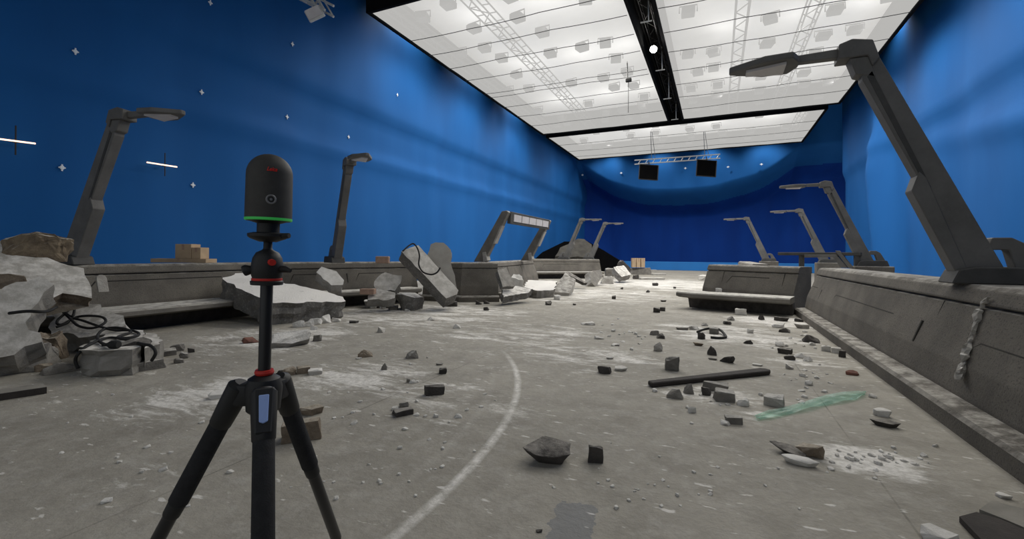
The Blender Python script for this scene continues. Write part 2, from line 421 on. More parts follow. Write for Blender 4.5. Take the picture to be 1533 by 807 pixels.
    s2 = n.new('ShaderNodeSeparateXYZ'); l.new(vrt.outputs[0], s2.inputs[0])
    wob = mth(n, l, 'MULTIPLY', noise_fac(n, l, P, 14, 3, .6, 0, 1), .12)
    ex = mth(n, l, 'LESS_THAN', mth(n, l, 'ADD', mth(n, l, 'ABSOLUTE', s2.outputs[0]), wob), .17)
    ey = mth(n, l, 'LESS_THAN', mth(n, l, 'ADD', mth(n, l, 'ABSOLUTE', s2.outputs[1]), wob), .30)
    col = mixc(n, l, mth(n, l, 'MULTIPLY', mth(n, l, 'MULTIPLY', ex, ey), .75), col, (.19, .195, .20))
    col = mixc(n, l, dm, col, DUST)
    l.new(col, b.inputs['Base Color'])
    bp = n.new('ShaderNodeBump'); bp.inputs['Strength'].default_value = .25; bp.inputs['Distance'].default_value = .02
    l.new(mth(n, l, 'ADD', fine, dm), bp.inputs['Height']); l.new(bp.outputs[0], b.inputs['Normal'])
    return mt
WLX, WRX, YF, YB = -14.3, 8.6, -6.0, 55.0
bm = bmesh.new(); box(bm, (0, (YF + YB) / 2, -.1), (31, YB - YF + 1, .2))
tag(link('floor', bm, floor_mat()), kind='structure')
bm = bmesh.new(); box(bm, (0, (YF + YB) / 2, 15.1), (31, YB - YF + 1, .2))
tag(link('ceiling', bm, M['roof']), kind='structure')

def cloth(name, fn, nu, nv, mt, solid=.03):
    """hung cloth: fn(u, v) gives a point; the sheet gets a real thickness"""
    bm = bmesh.new(); g = [[bm.verts.new(fn(i / nu, j / nv)) for j in range(nv + 1)] for i in range(nu + 1)]
    for i in range(nu):
        for j in range(nv): bm.faces.new((g[i][j], g[i + 1][j], g[i + 1][j + 1], g[i][j + 1]))
    o = link(name, bm, mt, smooth=True)
    sd = o.modifiers.new('thickness', 'SOLIDIFY'); sd.thickness = solid; sd.offset = 0
    return o
def sstep(a, b, x):
    t = max(0, min(1, (x - a) / (b - a))); return t * t * (3 - 2 * t)
def wl(u, v):
    y = YF + u * 61; z = v * 15.0
    x = WLX + .10 * math.sin(y * 1.3) * (.3 + .7 * noise.noise(V((y * .4, 0, 2)))) + .05 * noise.noise(V((y * .9, z * .25, 0)))
    x += .22 * sstep(7.2, 7.9, z)                              # upper drop hangs in front of the lower one
    x += .12 * math.exp(-((z - 5.6) / .35) ** 2)               # sagging fold
    return (x, y, z)
tag(cloth('wall_left', wl, 160, 60, M['blue']), kind='structure')
def wr(u, v):
    y = YF + u * 47; z = v * 15.0
    x = WRX + .10 * math.sin(y * 1.1 + 1) + .06 * noise.noise(V((y * .7, z * .2, 5))) - .2 * sstep(7.0, 7.8, z)
    x -= .3 * math.exp(-((z - 4.6 - .12 * (y - 10)) / .5) ** 2) * sstep(34, 8, y)
    x -= .9 * math.exp(-((y - 30.0 - .25 * z) / .9) ** 2) * sstep(10, 6, z)
    return (x, y, z)
tag(cloth('wall_right', wr, 160, 60, M['blue']), kind='structure')
def wb(u, v):
    x = -15.2 + u * 29.2; z = v * 15.0
    s = (x + 3.4) / 10.6
    zc = 8.2 + min(3.6 * abs(s) ** 2.6, 3.2) + .25 * noise.noise(V((x * .35, 0, 3)))
    k = sstep(zc + .2, zc - 2.6, z)
    y = 49.2 + 4.6 * k - 1.2 * sstep(.75, 1.05, abs(s)) + .10 * math.sin(x * 2.1) * (1 - k) + .08 * noise.noise(V((x * .8, z * .4, 9)))
    return (x, y, z)
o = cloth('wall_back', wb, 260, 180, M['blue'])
o.data.materials.append(M['blue_shaded'])
for f in o.data.polygons:                                      # shade of the recessed lower drop put into a darker blue
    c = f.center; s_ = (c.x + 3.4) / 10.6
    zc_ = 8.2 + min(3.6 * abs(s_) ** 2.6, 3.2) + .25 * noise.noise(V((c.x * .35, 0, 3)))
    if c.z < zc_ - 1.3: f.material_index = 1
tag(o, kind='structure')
# pale blue low wall across the far end of the street
bm = bmesh.new(); bbox(bm, (-1.0, 47.4, .42), (24, .35, .84), bev=.03)
tag(link('low_wall', bm, M['blue_low']), 'long low light blue wall across the far end of the street', 'wall')

# ------------------------------------------------------------------ overhead softboxes
ZS = 11.6
def lattice(bm, p0, p1, wd, ht, n, r=.03):
    p0, p1 = V(p0), V(p1); d = (p1 - p0).normalized(); s = d.cross(ZZ).normalized()
    for a in (-1, 1):
        for h in (0, ht): tube(bm, [p0 + s * a * wd / 2 + ZZ * h, p1 + s * a * wd / 2 + ZZ * h], r, 6)
    L = (p1 - p0).length
    for i in range(n):
        q0, q1 = p0 + d * L * i / n, p0 + d * L * (i + 1) / n; f = 1 if i % 2 else -1
        tube(bm, [q0 + s * f * wd / 2, q1 - s * f * wd / 2], r * .7, 5)
        for a in (-1, 1): tube(bm, [q0 + s * a * wd / 2, q1 + s * a * wd / 2 + ZZ * ht], r * .7, 5)
def softbox(label, x0, x1, y0, y1, rows, trusses, gapL, where):
    o = empty('overhead_softbox', ((x0 + x1) / 2, (y0 + y1) / 2, ZS), 0, label, 'softbox', 'overhead softboxes')
    loc = V(o.location); L = lambda *p: V(p) - loc
    bm = bmesh.new(); nu, nv = 24, 24
    def hz(x, y):
        d = min(x - x0, x1 - x, y - y0, y1 - y); return ZS - .10 * sstep(0, 1.2, d) + .03 * noise.noise(V((x * .6, y * .6, 1)))
    g = [[bm.verts.new(L(x0 + (x1 - x0) * i / nu, y0 + (y1 - y0) * j / nv, hz(x0 + (x1 - x0) * i / nu, y0 + (y1 - y0) * j / nv))) for j in range(nv + 1)] for i in range(nu + 1)]
    for i in range(nu):
        for j in range(nv): bm.faces.new((g[i][j], g[i][j + 1], g[i + 1][j + 1], g[i + 1][j]))
    link('diffusion_cloth', bm, M['silk'], o, True)
    bm = bmesh.new(); box(bm, L((x0 + x1) / 2, (y0 + y1) / 2, ZS + 1.5), (x1 - x0 + .1, y1 - y0 + .1, .04)); link('added_reflector', bm, M['bounce'], o)  # unseen reflector added to brighten the cloth from behind
    bm = bmesh.new()
    for a in (x0 - .07, x1 + .07): box(bm, L(a, (y0 + y1) / 2, ZS + .72), (.14, y1 - y0 + .28, 1.6))
    for a in (y0 - .07, y1 + .07): box(bm, L((x0 + x1) / 2, a, ZS + .72), (x1 - x0, .14, 1.6))
    link('skirt', bm, M['skirt'], o)
    for a in (x0, x1):
        for q in (y0, y1):
            bm = bmesh.new(); tube(bm, [L(a, q, ZS + 1.4), L(a, q, 15.0)], .03, 6); link('hanger', bm, M['fixture'], o)
    for y in rows:
        bm = bmesh.new(); pts = []
        for i in range(13):
            t = i / 12; x = x0 + .05 + (x1 - x0 - .1) * t
            pts.append(L(x, y + .05 * math.sin(t * 7 + y), ZS - .15 - .03 * abs(math.sin(t * PI * 3))))
        tube(bm, pts, .015, 5); link('support_line', bm, M['fixture'], o)
    for x, w in trusses:
        bm = bmesh.new(); lattice(bm, L(x, y0 + .1, ZS + .06), L(x, y1 - .1, ZS + .06), w, .4, int((y1 - y0) / .7), .035); link('truss', bm, M['fixture'], o)
    return o
softbox('large white overhead softbox on the left, nearest the left blue wall', -13.4, -3.45, 15.0, 36.0, [17.6, 19.2, 21.0, 22.9, 25.2, 25.9, 28.0, 30.3, 32.8], ((-12.7, .4), (-9.2, .6)), 0, 'left')
softbox('large white overhead softbox on the right, above the tallest street lamp', -2.3, 7.2, 3.0, 36.0, [6, 9.5, 13, 17.0, 19.2, 21.4, 23.6, 26.0, 28.2, 30.5, 33.0], ((.9, .5), (3.6, .5)), 0, 'right')  # near end lengthened out of view to brighten the near floor
softbox('white overhead softbox at the far end, beyond the black cross gap', -13.4, 6.7, 37.1, 46.9, [39.6, 42.4, 44.8], ((5.6, .5),), 0, 'far')

def lamp_box():
    o = empty('lamp_box', (0, 0, 0), 0, None, 'lamp')
    bm = bmesh.new(); bbox(bm, (0, 0, .22), (.54, .54, .26), bev=.03); link('casing', bm, M['fixture'], o)
    bm = bmesh.new(); tube(bm, [(-.36, 0, .22), (-.36, 0, .5), (.36, 0, .5), (.36, 0, .22)], .03, 6); link('yoke', bm, M['fixture'], o)
    return o
lb0 = lamp_box(); first = True
rn = random.Random(5)
for nm, xs, ys in (('left', (-12.2, -10.7, -7.9, -6.3, -4.8), (16.6, 18.4, 20.3, 22.3, 24.3, 26.6, 28.8, 31.0, 33.2, 35.0)),
                   ('right', (-1.4, .1, 2.3, 4.6, 6.0), (16.4, 18.6, 20.9, 23.2, 25.6, 28.0, 30.4, 32.8, 35.0)),
                   ('far', (-11.6, -9.2, -6.8, -4.6, -2.2, .2, 2.6, 4.9), (38.2, 40.6, 42.9, 45.2))):
    for y in ys:
        for x in xs:
            if rn.random() < (.12 if nm == 'far' else .22): continue
            o = lb0 if first else copy_tree(lb0); first = False
            o.location = (x + rn.uniform(-.35, .35), y + rn.uniform(-.3, .3), ZS + .12); o.rotation_euler.z = rn.uniform(-.25, .25)
            pl = {'left': 'the left overhead softbox', 'right': 'the right overhead softbox', 'far': 'the far overhead softbox'}[nm]
            tag(o, 'small square grey lamp showing dark through the cloth of ' + pl, 'lamp', 'lamps above the cloth of ' + pl)

# gantry between the left and right boxes
GX = -2.87
o = empty('gantry', (GX, 25, 12.0), 0, 'long black lighting gantry in the gap between left and right softboxes', 'gantry')
bm = bmesh.new()
for a in (-.36, .36): box(bm, (a, 0, .3), (.06, 20.8, .5))
box(bm, (0, 0, .6), (.76, 20.8, .05)); link('channel', bm, M['skirt'], o)
bm = bmesh.new(); lattice(bm, (.0, -10.3, -.02), (.0, 10.3, -.02), .4, .3, 26, .022); link('truss', bm, M['black'], o)
for yy, h in ((-5.6, .9), (-.5, 1.0), (3.2, 1.3), (8.4, 1.1)):
    bm = bmesh.new(); tube(bm, [(.2, yy, .2), (.22, yy + .05, -h)], .025, 6); tube(bm, [(-.1, yy, -h), (.36, yy, -h)], .03, 6); link('hanging_rod', bm, M['alu'], o)
p = G(978, 72, 11.35)
o = empty('stage_lamp', p, 0, 'small glaring white stage lamp hanging in the dark gantry gap', 'lamp')
bm = bmesh.new(); tube(bm, [(0, .1, -.02), (0, .35, .1)], [.17, .1], 16); link('housing', bm, M['black'], o)
bm = bmesh.new(); tube(bm, [(0, .06, -.03), (0, .1, -.02)], [.16, .16], 16); link('lens', bm, M['hotlamp'], o)
bm = bmesh.new(); tube(bm, [(-.2, .2, 0), (-.2, .2, .4), (.2, .2, .4), (.2, .2, 0)], .02, 6); tube(bm, [(0, .2, .4), (0, .2, 1.1)], .025, 6); link('bracket', bm, M['black'], o)
# little speaker hanging under the left box
p = G(941, 120, 10.6)
o = empty('hanging_loudspeaker', p, 0, 'small black device hanging on a thin rod under the left softbox', 'loudspeaker')
bm = bmesh.new(); bbox(bm, (0, 0, 0), (.3, .2, .18), bev=.03); link('body', bm, M['black'], o)
bm = bmesh.new(); tube(bm, [(-.05, 0, .08), (-.08, 0, 1.0)], .03, 6); tube(bm, [(0, 0, -.05), (.0, 0, -1.7)], .015, 5); link('rod', bm, M['fixture'], o)

# pipe with two black flags in front of the back drape
p0, p1 = D(950, 243, 36.5), D(1078, 234, 36.5)
o = empty('lighting_pipe', (p0 + p1) / 2, 0, 'thin silver truss pipe hanging before the back drape with flags below', 'pipe')
c = V(o.location); bm = bmesh.new()
for h in (-.16, .16): tube(bm, [p0 - c + ZZ * h, p1 - c + ZZ * h], .05, 6)
for i in range(12): q = (p0 - c).lerp(p1 - c, (i + .5) / 12); tube(bm, [q - ZZ * .16, q + ZZ * .16 + RT * .2], .03, 5)
link('truss', bm, M['alu'], o)
for f_ in (.2, .82):
    q = (p0 - c).lerp(p1 - c, f_); bm = bmesh.new(); hz = 11.4 - (q + c).z; tube(bm, [q + ZZ * .2, q + ZZ * hz - RT * .1], .025, 5); tube(bm, [q + ZZ * .2 + RT * .3, q + ZZ * hz], .02, 5); link('hanging_cable', bm, M['steel'], o)
for (xa, ya, xb, yb, lab) in ((957, 247, 985, 269, 'left of the two square black flags hanging before the back drape'), (1043, 240, 1072, 264, 'right of the two square black flags hanging before the back drape')):
    q = D((xa + xb) / 2, (ya + yb) / 2, 36.4); w = (xb - xa) / F_PX * 36.4; h = (yb - ya) / F_PX * 36.4
    o = empty('black_flag', q, TH, lab, 'flag', 'black flags'); bm = bmesh.new()
    box(bm, (0, 0, 0), (w * .96, .03, h * .96), Matrix.Rotation(.06, 3, 'Y')); link('cloth', bm, M['black_matte'], o)
    bm = bmesh.new(); r_ = Matrix.Rotation(.06, 3, 'Y')
    cs = [r_ @ V((sx * w / 2, 0, sz * h / 2)) for sx, sz in ((-1, -1), (1, -1), (1, 1), (-1, 1))]
    for i in range(4): tube(bm, [cs[i], cs[(i + 1) % 4]], .04, 6)
    tube(bm, [r_ @ V((0, 0, h / 2)), V((0, 0, h / 2 + .3))], .04, 6); link('frame', bm, M['black'], o)

# small lamp on a truss end, high on the left
p = D(470, 19, 12.5)
o = empty('panel_lamp', p, TH, 'small white panel lamp high on the left, clamped below a truss end', 'lamp')
R_ = Matrix.Rotation(-.45, 3, 'Y') @ Matrix.Rotation(.35, 3, 'X')
bm = bmesh.new(); bbox(bm, (0, .06, 0), (.46, .12, .3), R_, .02); link('housing', bm, M['alu'], o)
bm = bmesh.new(); bbox(bm, (0, -.02, 0), (.4, .03, .25), R_, .01); link('face_panel', bm, M['ledpanel'], o)
bm = bmesh.new(); tube(bm, [(-.05, .06, .12), (.06, .06, .36)], .03, 6); link('clamp', bm, M['steel'], o)
p2 = D(476, 9, 12.6)
o = empty('lighting_truss', p2, 0, 'end of a pale metal truss at the top left, holding the panel lamp', 'truss')
bm = bmesh.new(); a = D(493, 20, 12.6) - p2; b_ = D(400, -28, 13.2) - p2; lattice(bm, a, b_, .36, .3, 7, .035); link('chords', bm, M['alu'], o)
bm = bmesh.new(); q = a.lerp(b_, .8); tube(bm, [q, V((q.x, q.y, 15 - p2.z))], .03, 6); link('hanger', bm, M['steel'], o)

# fluorescent tubes and tracking markers on the left and back cloth
for (xa, ya, xb, yb, lab) in ((-40, 203, 53, 215, 'glowing tube lamp on the left blue wall at the photo edge'), (220, 243, 265, 250, 'shorter glowing tube lamp on the blue wall right of the left lamp post')):
    a, b_ = PX(xa, ya, WLX + .22), PX(xb, yb, WLX + .22); c = (a + b_) / 2
    o = empty('tube_lamp', c, 0, lab, 'lamp', 'tube lamps on the left wall')
    bm = bmesh.new(); tube(bm, [a - c, b_ - c], .018, 8); link('tube', bm, M['tube'], o)
    bm = bmesh.new(); q = (a - c).lerp(b_ - c, .62 if xa > 0 else .68)
    tube(bm, [q + V((-.05, 0, -.3)), q + V((-.05, 0, .35))], .015, 6); box(bm, q + V((-.07, 0, 0)), (.1, .06, .05)); link('bracket', bm, M['black'], o)
bm = bmesh.new(); lathe(bm, [(.045, -.012), (.05, 0), (.04, .012)], 10); box(bm, (0, 0, 0), (.16, .03, .016)); box(bm, (0, 0, 0), (.03, .13, .016))
mk0 = link('tracking_marker', bm, M['markers']); first = True
for (px, py, w, lab) in ((113, 77, 0, 'white tracking marker on the blue wall, above the left lamp post'), (302, 138, 0, 'white tracking marker on the blue wall, above and right of the left lamp head'), (93, 251, 0, 'white tracking marker on the blue wall, left of the left lamp post'),
                         (289, 277, 0, 'white tracking marker on the blue wall, between short tube lamp and scanner'), (430, 175, 0, 'white tracking marker on the blue wall, just above the scanner'), (438, 66, 0, 'white tracking marker on the blue wall, below the panel lamp'), (315, 4, 0, 'white tracking marker on the blue wall, at the top edge of the photo'),
                         (522, 205, 0, 'white tracking marker on the blue wall, above the second lamp post'), (595, 142, 0, 'white tracking marker on the blue wall, below the left softbox edge'),
                         (872, 262, 1, 'white tracking marker at the left end of the back drape'), (930, 259, 1, 'white tracking marker on the back drape, left of the left flag'), (1026, 252, 1, 'white tracking marker on the back drape between both flags'), (1090, 250, 1, 'white tracking marker on the back drape, right of the right flag'), (1140, 246, 1, 'white tracking marker on the back drape below the far softbox corner')):
    o = mk0 if first else mk0.copy()
    if not first: COL.objects.link(o)
    first = False
    if w: q = PY(px, py, 48.95); o.rotation_euler = (PI / 2, 0, 0); o.scale = (1.6, 1.6, 1.6)
    else:
        q = PX(px, py, WLX + .1); x = wl((q.y - YF) / 61, q.z / 15.0)[0] + .035; q = PX(px, py, x); o.rotation_euler = (0, PI / 2, 0)
    o.location = q; tag(o, lab, 'marker', 'tracking markers')

# ------------------------------------------------------------------ barriers
PROF = {'kerb': [(0, 0), (0, .13), (-.03, .16), (-.2, .175), (-.26, .175), (-.26, 0)],
        'body': [(-.215, .0), (-.215, .2), (-.252, .42), (-.255, .44), (-.265, .47), (-.45, .955), (-.50, .96), (-.50, .985), (-1.0, .985), (-1.0, 0)],
        'cap': [(-.49, .978), (-.445, .98), (-.44, 1.0), (-.485, 1.11), (-.53, 1.15), (-1.02, 1.15), (-1.02, .98)]}
def sweep(bm, path, prof, side, closed=True, nx=1.0):
    """carry a cross-section along a floor path; side=+1: street lies right of travel"""
    pts = [V((p[0], p[1])) for p in path]; k = len(pts); rows = []
    for i, p in enumerate(pts):
        d0 = (pts[i] - pts[i - 1]).normalized() if i else None
        d1 = (pts[i + 1] - pts[i]).normalized() if i < k - 1 else None
        n0 = V((d0.y, -d0.x)) * side if d0 else None; n1 = V((d1.y, -d1.x)) * side if d1 else None
        if n0 and n1:
            nn = (n0 + n1).normalized(); nn = nn / max(nn.dot(n1), .4)
        else: nn = n0 or n1
        rows.append([bm.verts.new((p.x + nn.x * o, p.y + nn.y * o, z)) for o, z in prof])
    m_ = len(prof)
    for a, b in zip(rows, rows[1:]):
        for j in range(m_): bm.faces.new((a[j], a[(j + 1) % m_], b[(j + 1) % m_], b[j]))
    bm.faces.new(rows[0][::-1]); bm.faces.new(rows[-1])
def resample(path, step):
    out = []
    for a, b in zip(path, path[1:]):
        a, b = V(a), V(b); q = max(1, int((b - a).length / step))
        for i in range(q): out.append(tuple(a.lerp(b, i / q)))
    return out + [tuple(path[-1])]
def face_pt(a, b, side, t, s):
    """point on the sloping face: t metres along a->b, s in 0..1 up the face"""
    a, b = V(a), V(b); d = (b - a).normalized(); nn = V((d.y, -d.x)) * side
    o = -.275 + (-.45 + .275) * s; z = .45 + .505 * s
    q = a + d * t + nn * o
    return V((q.x, q.y, z)), V((d.x, d.y, 0)), V((nn.x * .945, nn.y * .945, .327))
def barrier(label, path, side, panels=(), slits=(), group='grey concrete street barriers', height=1.0, parts=('kerb', 'body', 'cap')):
    c = V((path[0][0], path[0][1], 0)); o = empty('street_barrier', c, 0, label, 'barrier', group)
    for k in parts:
        bm = bmesh.new(); pr = [(a, z * height) for a, z in PROF[k]]
        sweep(bm, [(x - c.x, y - c.y) for x, y in path], pr, side)
        if k != 'kerb': bmesh.ops.bevel(bm, geom=[e for e in bm.edges if e.calc_length() > .6], offset=.008, segments=1, affect='EDGES')
        link(k, bm, M['barrier'], o)
    for (i, t0, t1, s0, s1) in panels:                          # bracket-shaped recess lines
        a, b = path[i], path[i + 1]; bm = bmesh.new()
        pts = [face_pt(a, b, side, t, s) for t, s in (((t0 - .12, s0), (t0, s1), (t1, s1)) if side > 0 else ((t0, s1), (t1, s1), (t1 + .15, s0)))]
        P_ = [q - c + n_ * .001 for q, d_, n_ in pts]
        for u, v in zip(P_, P_[1:]): tube(bm, [u, v], .012, 5)
        link('panel_groove', bm, M['groove'], o)
    for (i, t, s0, s1, w) in slits:
        a, b = path[i], path[i + 1]; bm = bmesh.new()
        q0, d_, n_ = face_pt(a, b, side, t, s0); q1, _, _ = face_pt(a, b, side, t, s1)
        tube(bm, [q0 - c, q1 - c], w, 6); link('seam', bm, M['groove'], o)
    return o
RA = [(1.75, -4.5), (1.75, 13.0)]
barrier('long grey concrete barrier running along the right side of the street', RA, -1,
        panels=((0, 6.0, 9.75, .25, .42), (0, 11.9, 15.0, .22, .45), (0, 16.8, 17.4, .3, .5)), slits=((0, 11.0, .03, .5, .028), (0, 10.75, .02, 1.0, .006), (0, 16.3, .1, .48, .018), (0, 4.4, 0, 1, .008)))
RB = [(1.62, 13.25), (-.55, 15.05)]
barrier('short grey concrete barrier set across behind the right bench', RB, -1, panels=((0, .75, 1.9, .3, .75),), slits=((0, 2.2, 0, 1, .012), (0, .35, 0, 1, .012)))
RC = [(.6, 17.5), (.6, 27.5)]
barrier('far grey concrete barrier behind the short right one, mostly hidden', RC, -1)
LA = [(-9.85, -4.5), (-9.85, 7.75)]
barrier('grey concrete barrier along the left behind the rubble pile and tripod', LA, 1, panels=((0, 8.9, 11.2, .5, .78),), slits=((0, 7.5, 0, 1, .008), (0, 11.8, 0, 1, .008)))
LB = [(-9.8, 7.95), (-8.2, 11.52)]
barrier('angled grey concrete barrier behind the white chunk and broken slabs', LB, 1, panels=((0, .35, 1.3, .3, .75), (0, 2.1, 3.0, .35, .75)), slits=((0, 1.75, .25, .75, .02),))
LC = [(-8.15, 11.3), (-6.85, 11.45), (-5.85, 12.1)]
barrier('dark shaded concrete barrier end right of the leaning concrete beam', LC, 1)
LD = [(-6.15, 13.05), (-7.6, 20.5)]
barrier('receding grey concrete barrier carrying the slanted arch', LD, 1, slits=((0, 2.2, 0, 1, .012), (0, 4.5, 0, 1, .012)))
a, b_ = G(800, 416), G(903, 415)
LE = [(a.x, a.y), (b_.x, b_.y)]
barrier('far grey concrete barrier below two far street lamps on the left', LE, 1, panels=((0, .8, 3.2, .4, .75),))

def bench(label, path, side, depth=.75, z=.42, th=.14):
    c = V((path[0][0], path[0][1], 0)); o = empty('street_bench', c, 0, label, 'bench', 'concrete ledge benches')
    pth = [(x - c.x, y - c.y) for x, y in path]
    bm = bmesh.new(); sweep(bm, pth, [(0, z - .03), (-.03, z), (-depth, z), (-depth, z - th), (-.12, z - th), (0, z - th + .04)], side); link('seat', bm, M['bench'], o)
    bm = bmesh.new(); sweep(bm, pth, [(-.48, 0), (-.42, z - th), (-depth + .02, z - th), (-depth + .02, 0)], side); link('plinth', bm, M['rock_dark'], o)
    return o
bench('long concrete bench before the left barrier, behind the tripod', [(-8.87, -3), (-8.95, 7.0)], 1, .82)
bench('angled concrete bench below the white chunk and broken slabs', [(-9.15, 7.55), (-7.75, 10.9)], 1, .62)
bench('concrete bench before the short right barrier', [(1.55, 12.2), (-.62, 12.75), (-1.0, 13.1)], -1, .85, .44, .15)
bench('far concrete bench before the far left barrier', [tuple(G(795, 418).xy), tuple(G(905, 417).xy)], 1, .6)

# ------------------------------------------------------------------ street lamps
def street_lamp(base, heading, scale, label, plinth=0.0, box_h=.18):
    """slanted angular street lamp; local u runs towards the street, base at the barrier top"""
    o = empty('street_lamp', base, 0, label, 'street lamp', 'slanted grey street lamps')
    u = V((math.cos(heading), math.sin(heading), 0)); w = V((-u.y, u.x, 0)); s = scale
    def part(name, poly, t, mt=None, bev=.008):
        bm = bmesh.new(); prism(bm, [(x * s, z * s) for x, z in poly], (0, 0, 0), u, ZZ, w, -t * s, t * s, bev * s); return link(name, bm, mt or M['lamp'], o)
    part('pole', [(-.08, .12), (.22, .12), (.62, 1.12), (1.08, 2.17), (1.10, 2.45), (.98, 2.50)], .085)
    part('pole_flange', [(.20, .10), (.30, .10), (.66, .95), (.60, 1.15), (.54, 1.08)], .10)
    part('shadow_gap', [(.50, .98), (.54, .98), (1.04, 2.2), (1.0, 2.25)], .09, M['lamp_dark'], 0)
    part('elbow', [(.94, 2.38), (1.0, 2.58), (1.18, 2.62), (1.30, 2.58), (1.30, 2.42), (1.04, 2.42), (1.00, 2.30)], .12)
    part('neck', [(1.02, 2.42), (1.2, 2.42), (1.14, 2.24), (.96, 2.18)], .09)
    part('arm', [(1.28, 2.46), (1.72, 2.47), (1.72, 2.55), (1.28, 2.56)], .05)
    # lamp head: flat tapering blade
    hd = bmesh.new()
    prism(hd, [(1.66 * s, -.08 * s), (1.74 * s, -.25 * s), (2.02 * s, -.24 * s), (2.38 * s, -.04 * s), (2.38 * s, .04 * s), (2.02 * s, .24 * s), (1.74 * s, .25 * s), (1.66 * s, .08 * s)], (0, 0, 0), u, w, ZZ, 2.455 * s, 2.53 * s, .012 * s)
    h = link('lamp_head', hd, M['lamp'], o)
    bm = bmesh.new(); prism(bm, [(1.80 * s, -.17 * s), (2.2 * s, -.07 * s), (2.2 * s, .07 * s), (1.80 * s, .17 * s)], (0, 0, 0), u, w, ZZ, 2.425 * s, 2.457 * s); link('lens', bm, M['ledpanel'], h)
    part('brace', [(.02, .46), (-.12, .46), (-.22, .40), (-.38, .10), (-.16, .10), (-.10, .34), (.06, .34)], .07)
    part('base_box', [(.36, 0), (.30, .14), (.18, .17), (-.36, .17), (-.42, .0)], .17, M['lamp_dark'], .012)
    part('toe_bracket', [(.30, 0), (.34, 0), (.27, .20), (.22, .20)], .05)
    if plinth:
        bm = bmesh.new(); prism(bm, [(-.5 * s, -plinth), (.45 * s, -plinth), (.45 * s, 0), (-.5 * s, 0)], (0, 0, 0), u, ZZ, w, -.3, .3, .02); link('plinth', bm, M['barrier'], o)
    return o
TOP = 1.15
street_lamp((2.50, 6.1, TOP), PI, 1.0, 'tallest nearest street lamp on the right barrier, reaching over the street')
def lamp_at(px, py, d, head, sc, lab, pl=0.0):
    q = D(px, py, d); street_lamp((q.x, q.y, TOP), math.radians(head), sc, lab, pl)
lamp_at(1303, 405, 13.6, 180, 1.0, 'second street lamp on the right, leaning beyond the barrier bend', TOP)
lamp_at(1238, 388, 21.4, 180, .99, 'third street lamp on the right, middle of the three smaller ones', TOP)
lamp_at(1150, 388, 26.5, 180, 1.0, 'farthest street lamp on the right, above the short barrier', TOP)
lamp_at(103, 388, 8.25, 12, 1.05, 'large street lamp on the left barrier behind the rubble pile')
lamp_at(501, 387, 11.9, -28, .98, 'street lamp on the left between scanner and leaning beam, arm foreshortened')
lamp_at(845, 382, 27.0, 0, .93, 'left one of the two far street lamps at the left rear')
lamp_at(882, 382, 30.0, 0, .93, 'right one of the two far street lamps at the left rear')

# slanted arch on the receding barrier
def arch():
    pA, pB = D(722, 388, 15.6), D(790, 386, 19.3); pA.z = pB.z = TOP
    o = empty('street_arch', pA, 0, 'slanted grey arch with a dark lit crossbar on the left barrier', 'arch')
    ax = (pB - pA); Lb = ax.length; ax.normalize(); w = ax
    tA = D(758, 318, 15.6) - D(722, 388, 15.6)
    u = V((ax.y, -ax.x, 0)); lean = .95
    if u.x < 0: u = -u
    zt = 1.62
    for k, base in ((0, V()), (1, ax * Lb)):
        bm = bmesh.new(); prism(bm, [(-.28, 0), (.12, 0), (.22, .16), (1.02, 1.66), (.95, 1.72), (.78, 1.70)], base, u, ZZ, w, -.11, .11, .012); lg = link('leg', bm, M['bench'], o)
        bm = bmesh.new(); prism(bm, [(.06, .32), (.20, .34), (.26, .05), (.10, -.02)], base, u, ZZ, w, -.13, .13, .01); link('foot_bracket', bm, M['rock_pale'], lg)
        bm = bmesh.new(); prism(bm, [(.46, .62), (.52, .62), (.80, 1.22), (.74, 1.22)], base, u, ZZ, w, -.115, .115); link('vent_strip', bm, M['rock_pale'], lg)
    bm = bmesh.new(); c0 = u * .93 + ZZ * 1.5
    prism(bm, [(-.05, -.2), (.07, -.2), (.10, .2), (-.02, .2)], c0, u, ZZ, w, .1, Lb - .1, .01); cb = link('crossbar', bm, M['lamp_dark'], o)
    for i in range(5):
        bm = bmesh.new(); t0 = .3 + (Lb - .6) * i / 5; prism(bm, [(.06, -.12), (.10, -.12), (.12, .12), (.09, .12)], c0, u, ZZ, w, t0 + .03, t0 + (Lb - .6) / 5 - .03); link('light_panel', bm, M['ledpanel'], cb)
arch()
# fallen dark rail frame behind the right barrier bend
q0, q1 = D(1166, 380, 15.4), D(1290, 384, 13.6)
o = empty('fallen_rail', (q0.x, q0.y, 0), 0, 'dark fallen rail lying flat behind the short right barrier', 'rail')
c = V(o.location); bm = bmesh.new(); d_ = (q1 - q0); d_.z = 0; L = d_.length; d_.normalize(); w = V((-d_.y, d_.x, 0))
prism(bm, [(0, -.05), (L, -.05), (L, .05), (0, .05)], q0 - c, d_, ZZ, w, -.09, .09, .01); link('bar', bm, M['lamp_dark'], o)
for t in (.3, .95):
    q = q0 + d_ * L * t - c; bm = bmesh.new(); box(bm, V((q.x, q.y, (q0.z - .05) / 2)), (.14, .14, q0.z - .05)); link('post', bm, M['lamp_dark'], o)
bm = bmesh.new(); q = q0 + d_ * L * .74 - c; prism(bm, [(-.05, .1), (.06, .1), (.42, -.42), (.3, -.42)], q, d_, ZZ, w, -.12, -.02, .008); prism(bm, [(-.9, -.02), (-.02, -.02), (.28, -.42), (.1, -.42), (-.1, -.1), (-.9, -.12)], q, d_, ZZ, w, -.1, .06, .008); link('bent_brace', bm, M['lamp'], o)

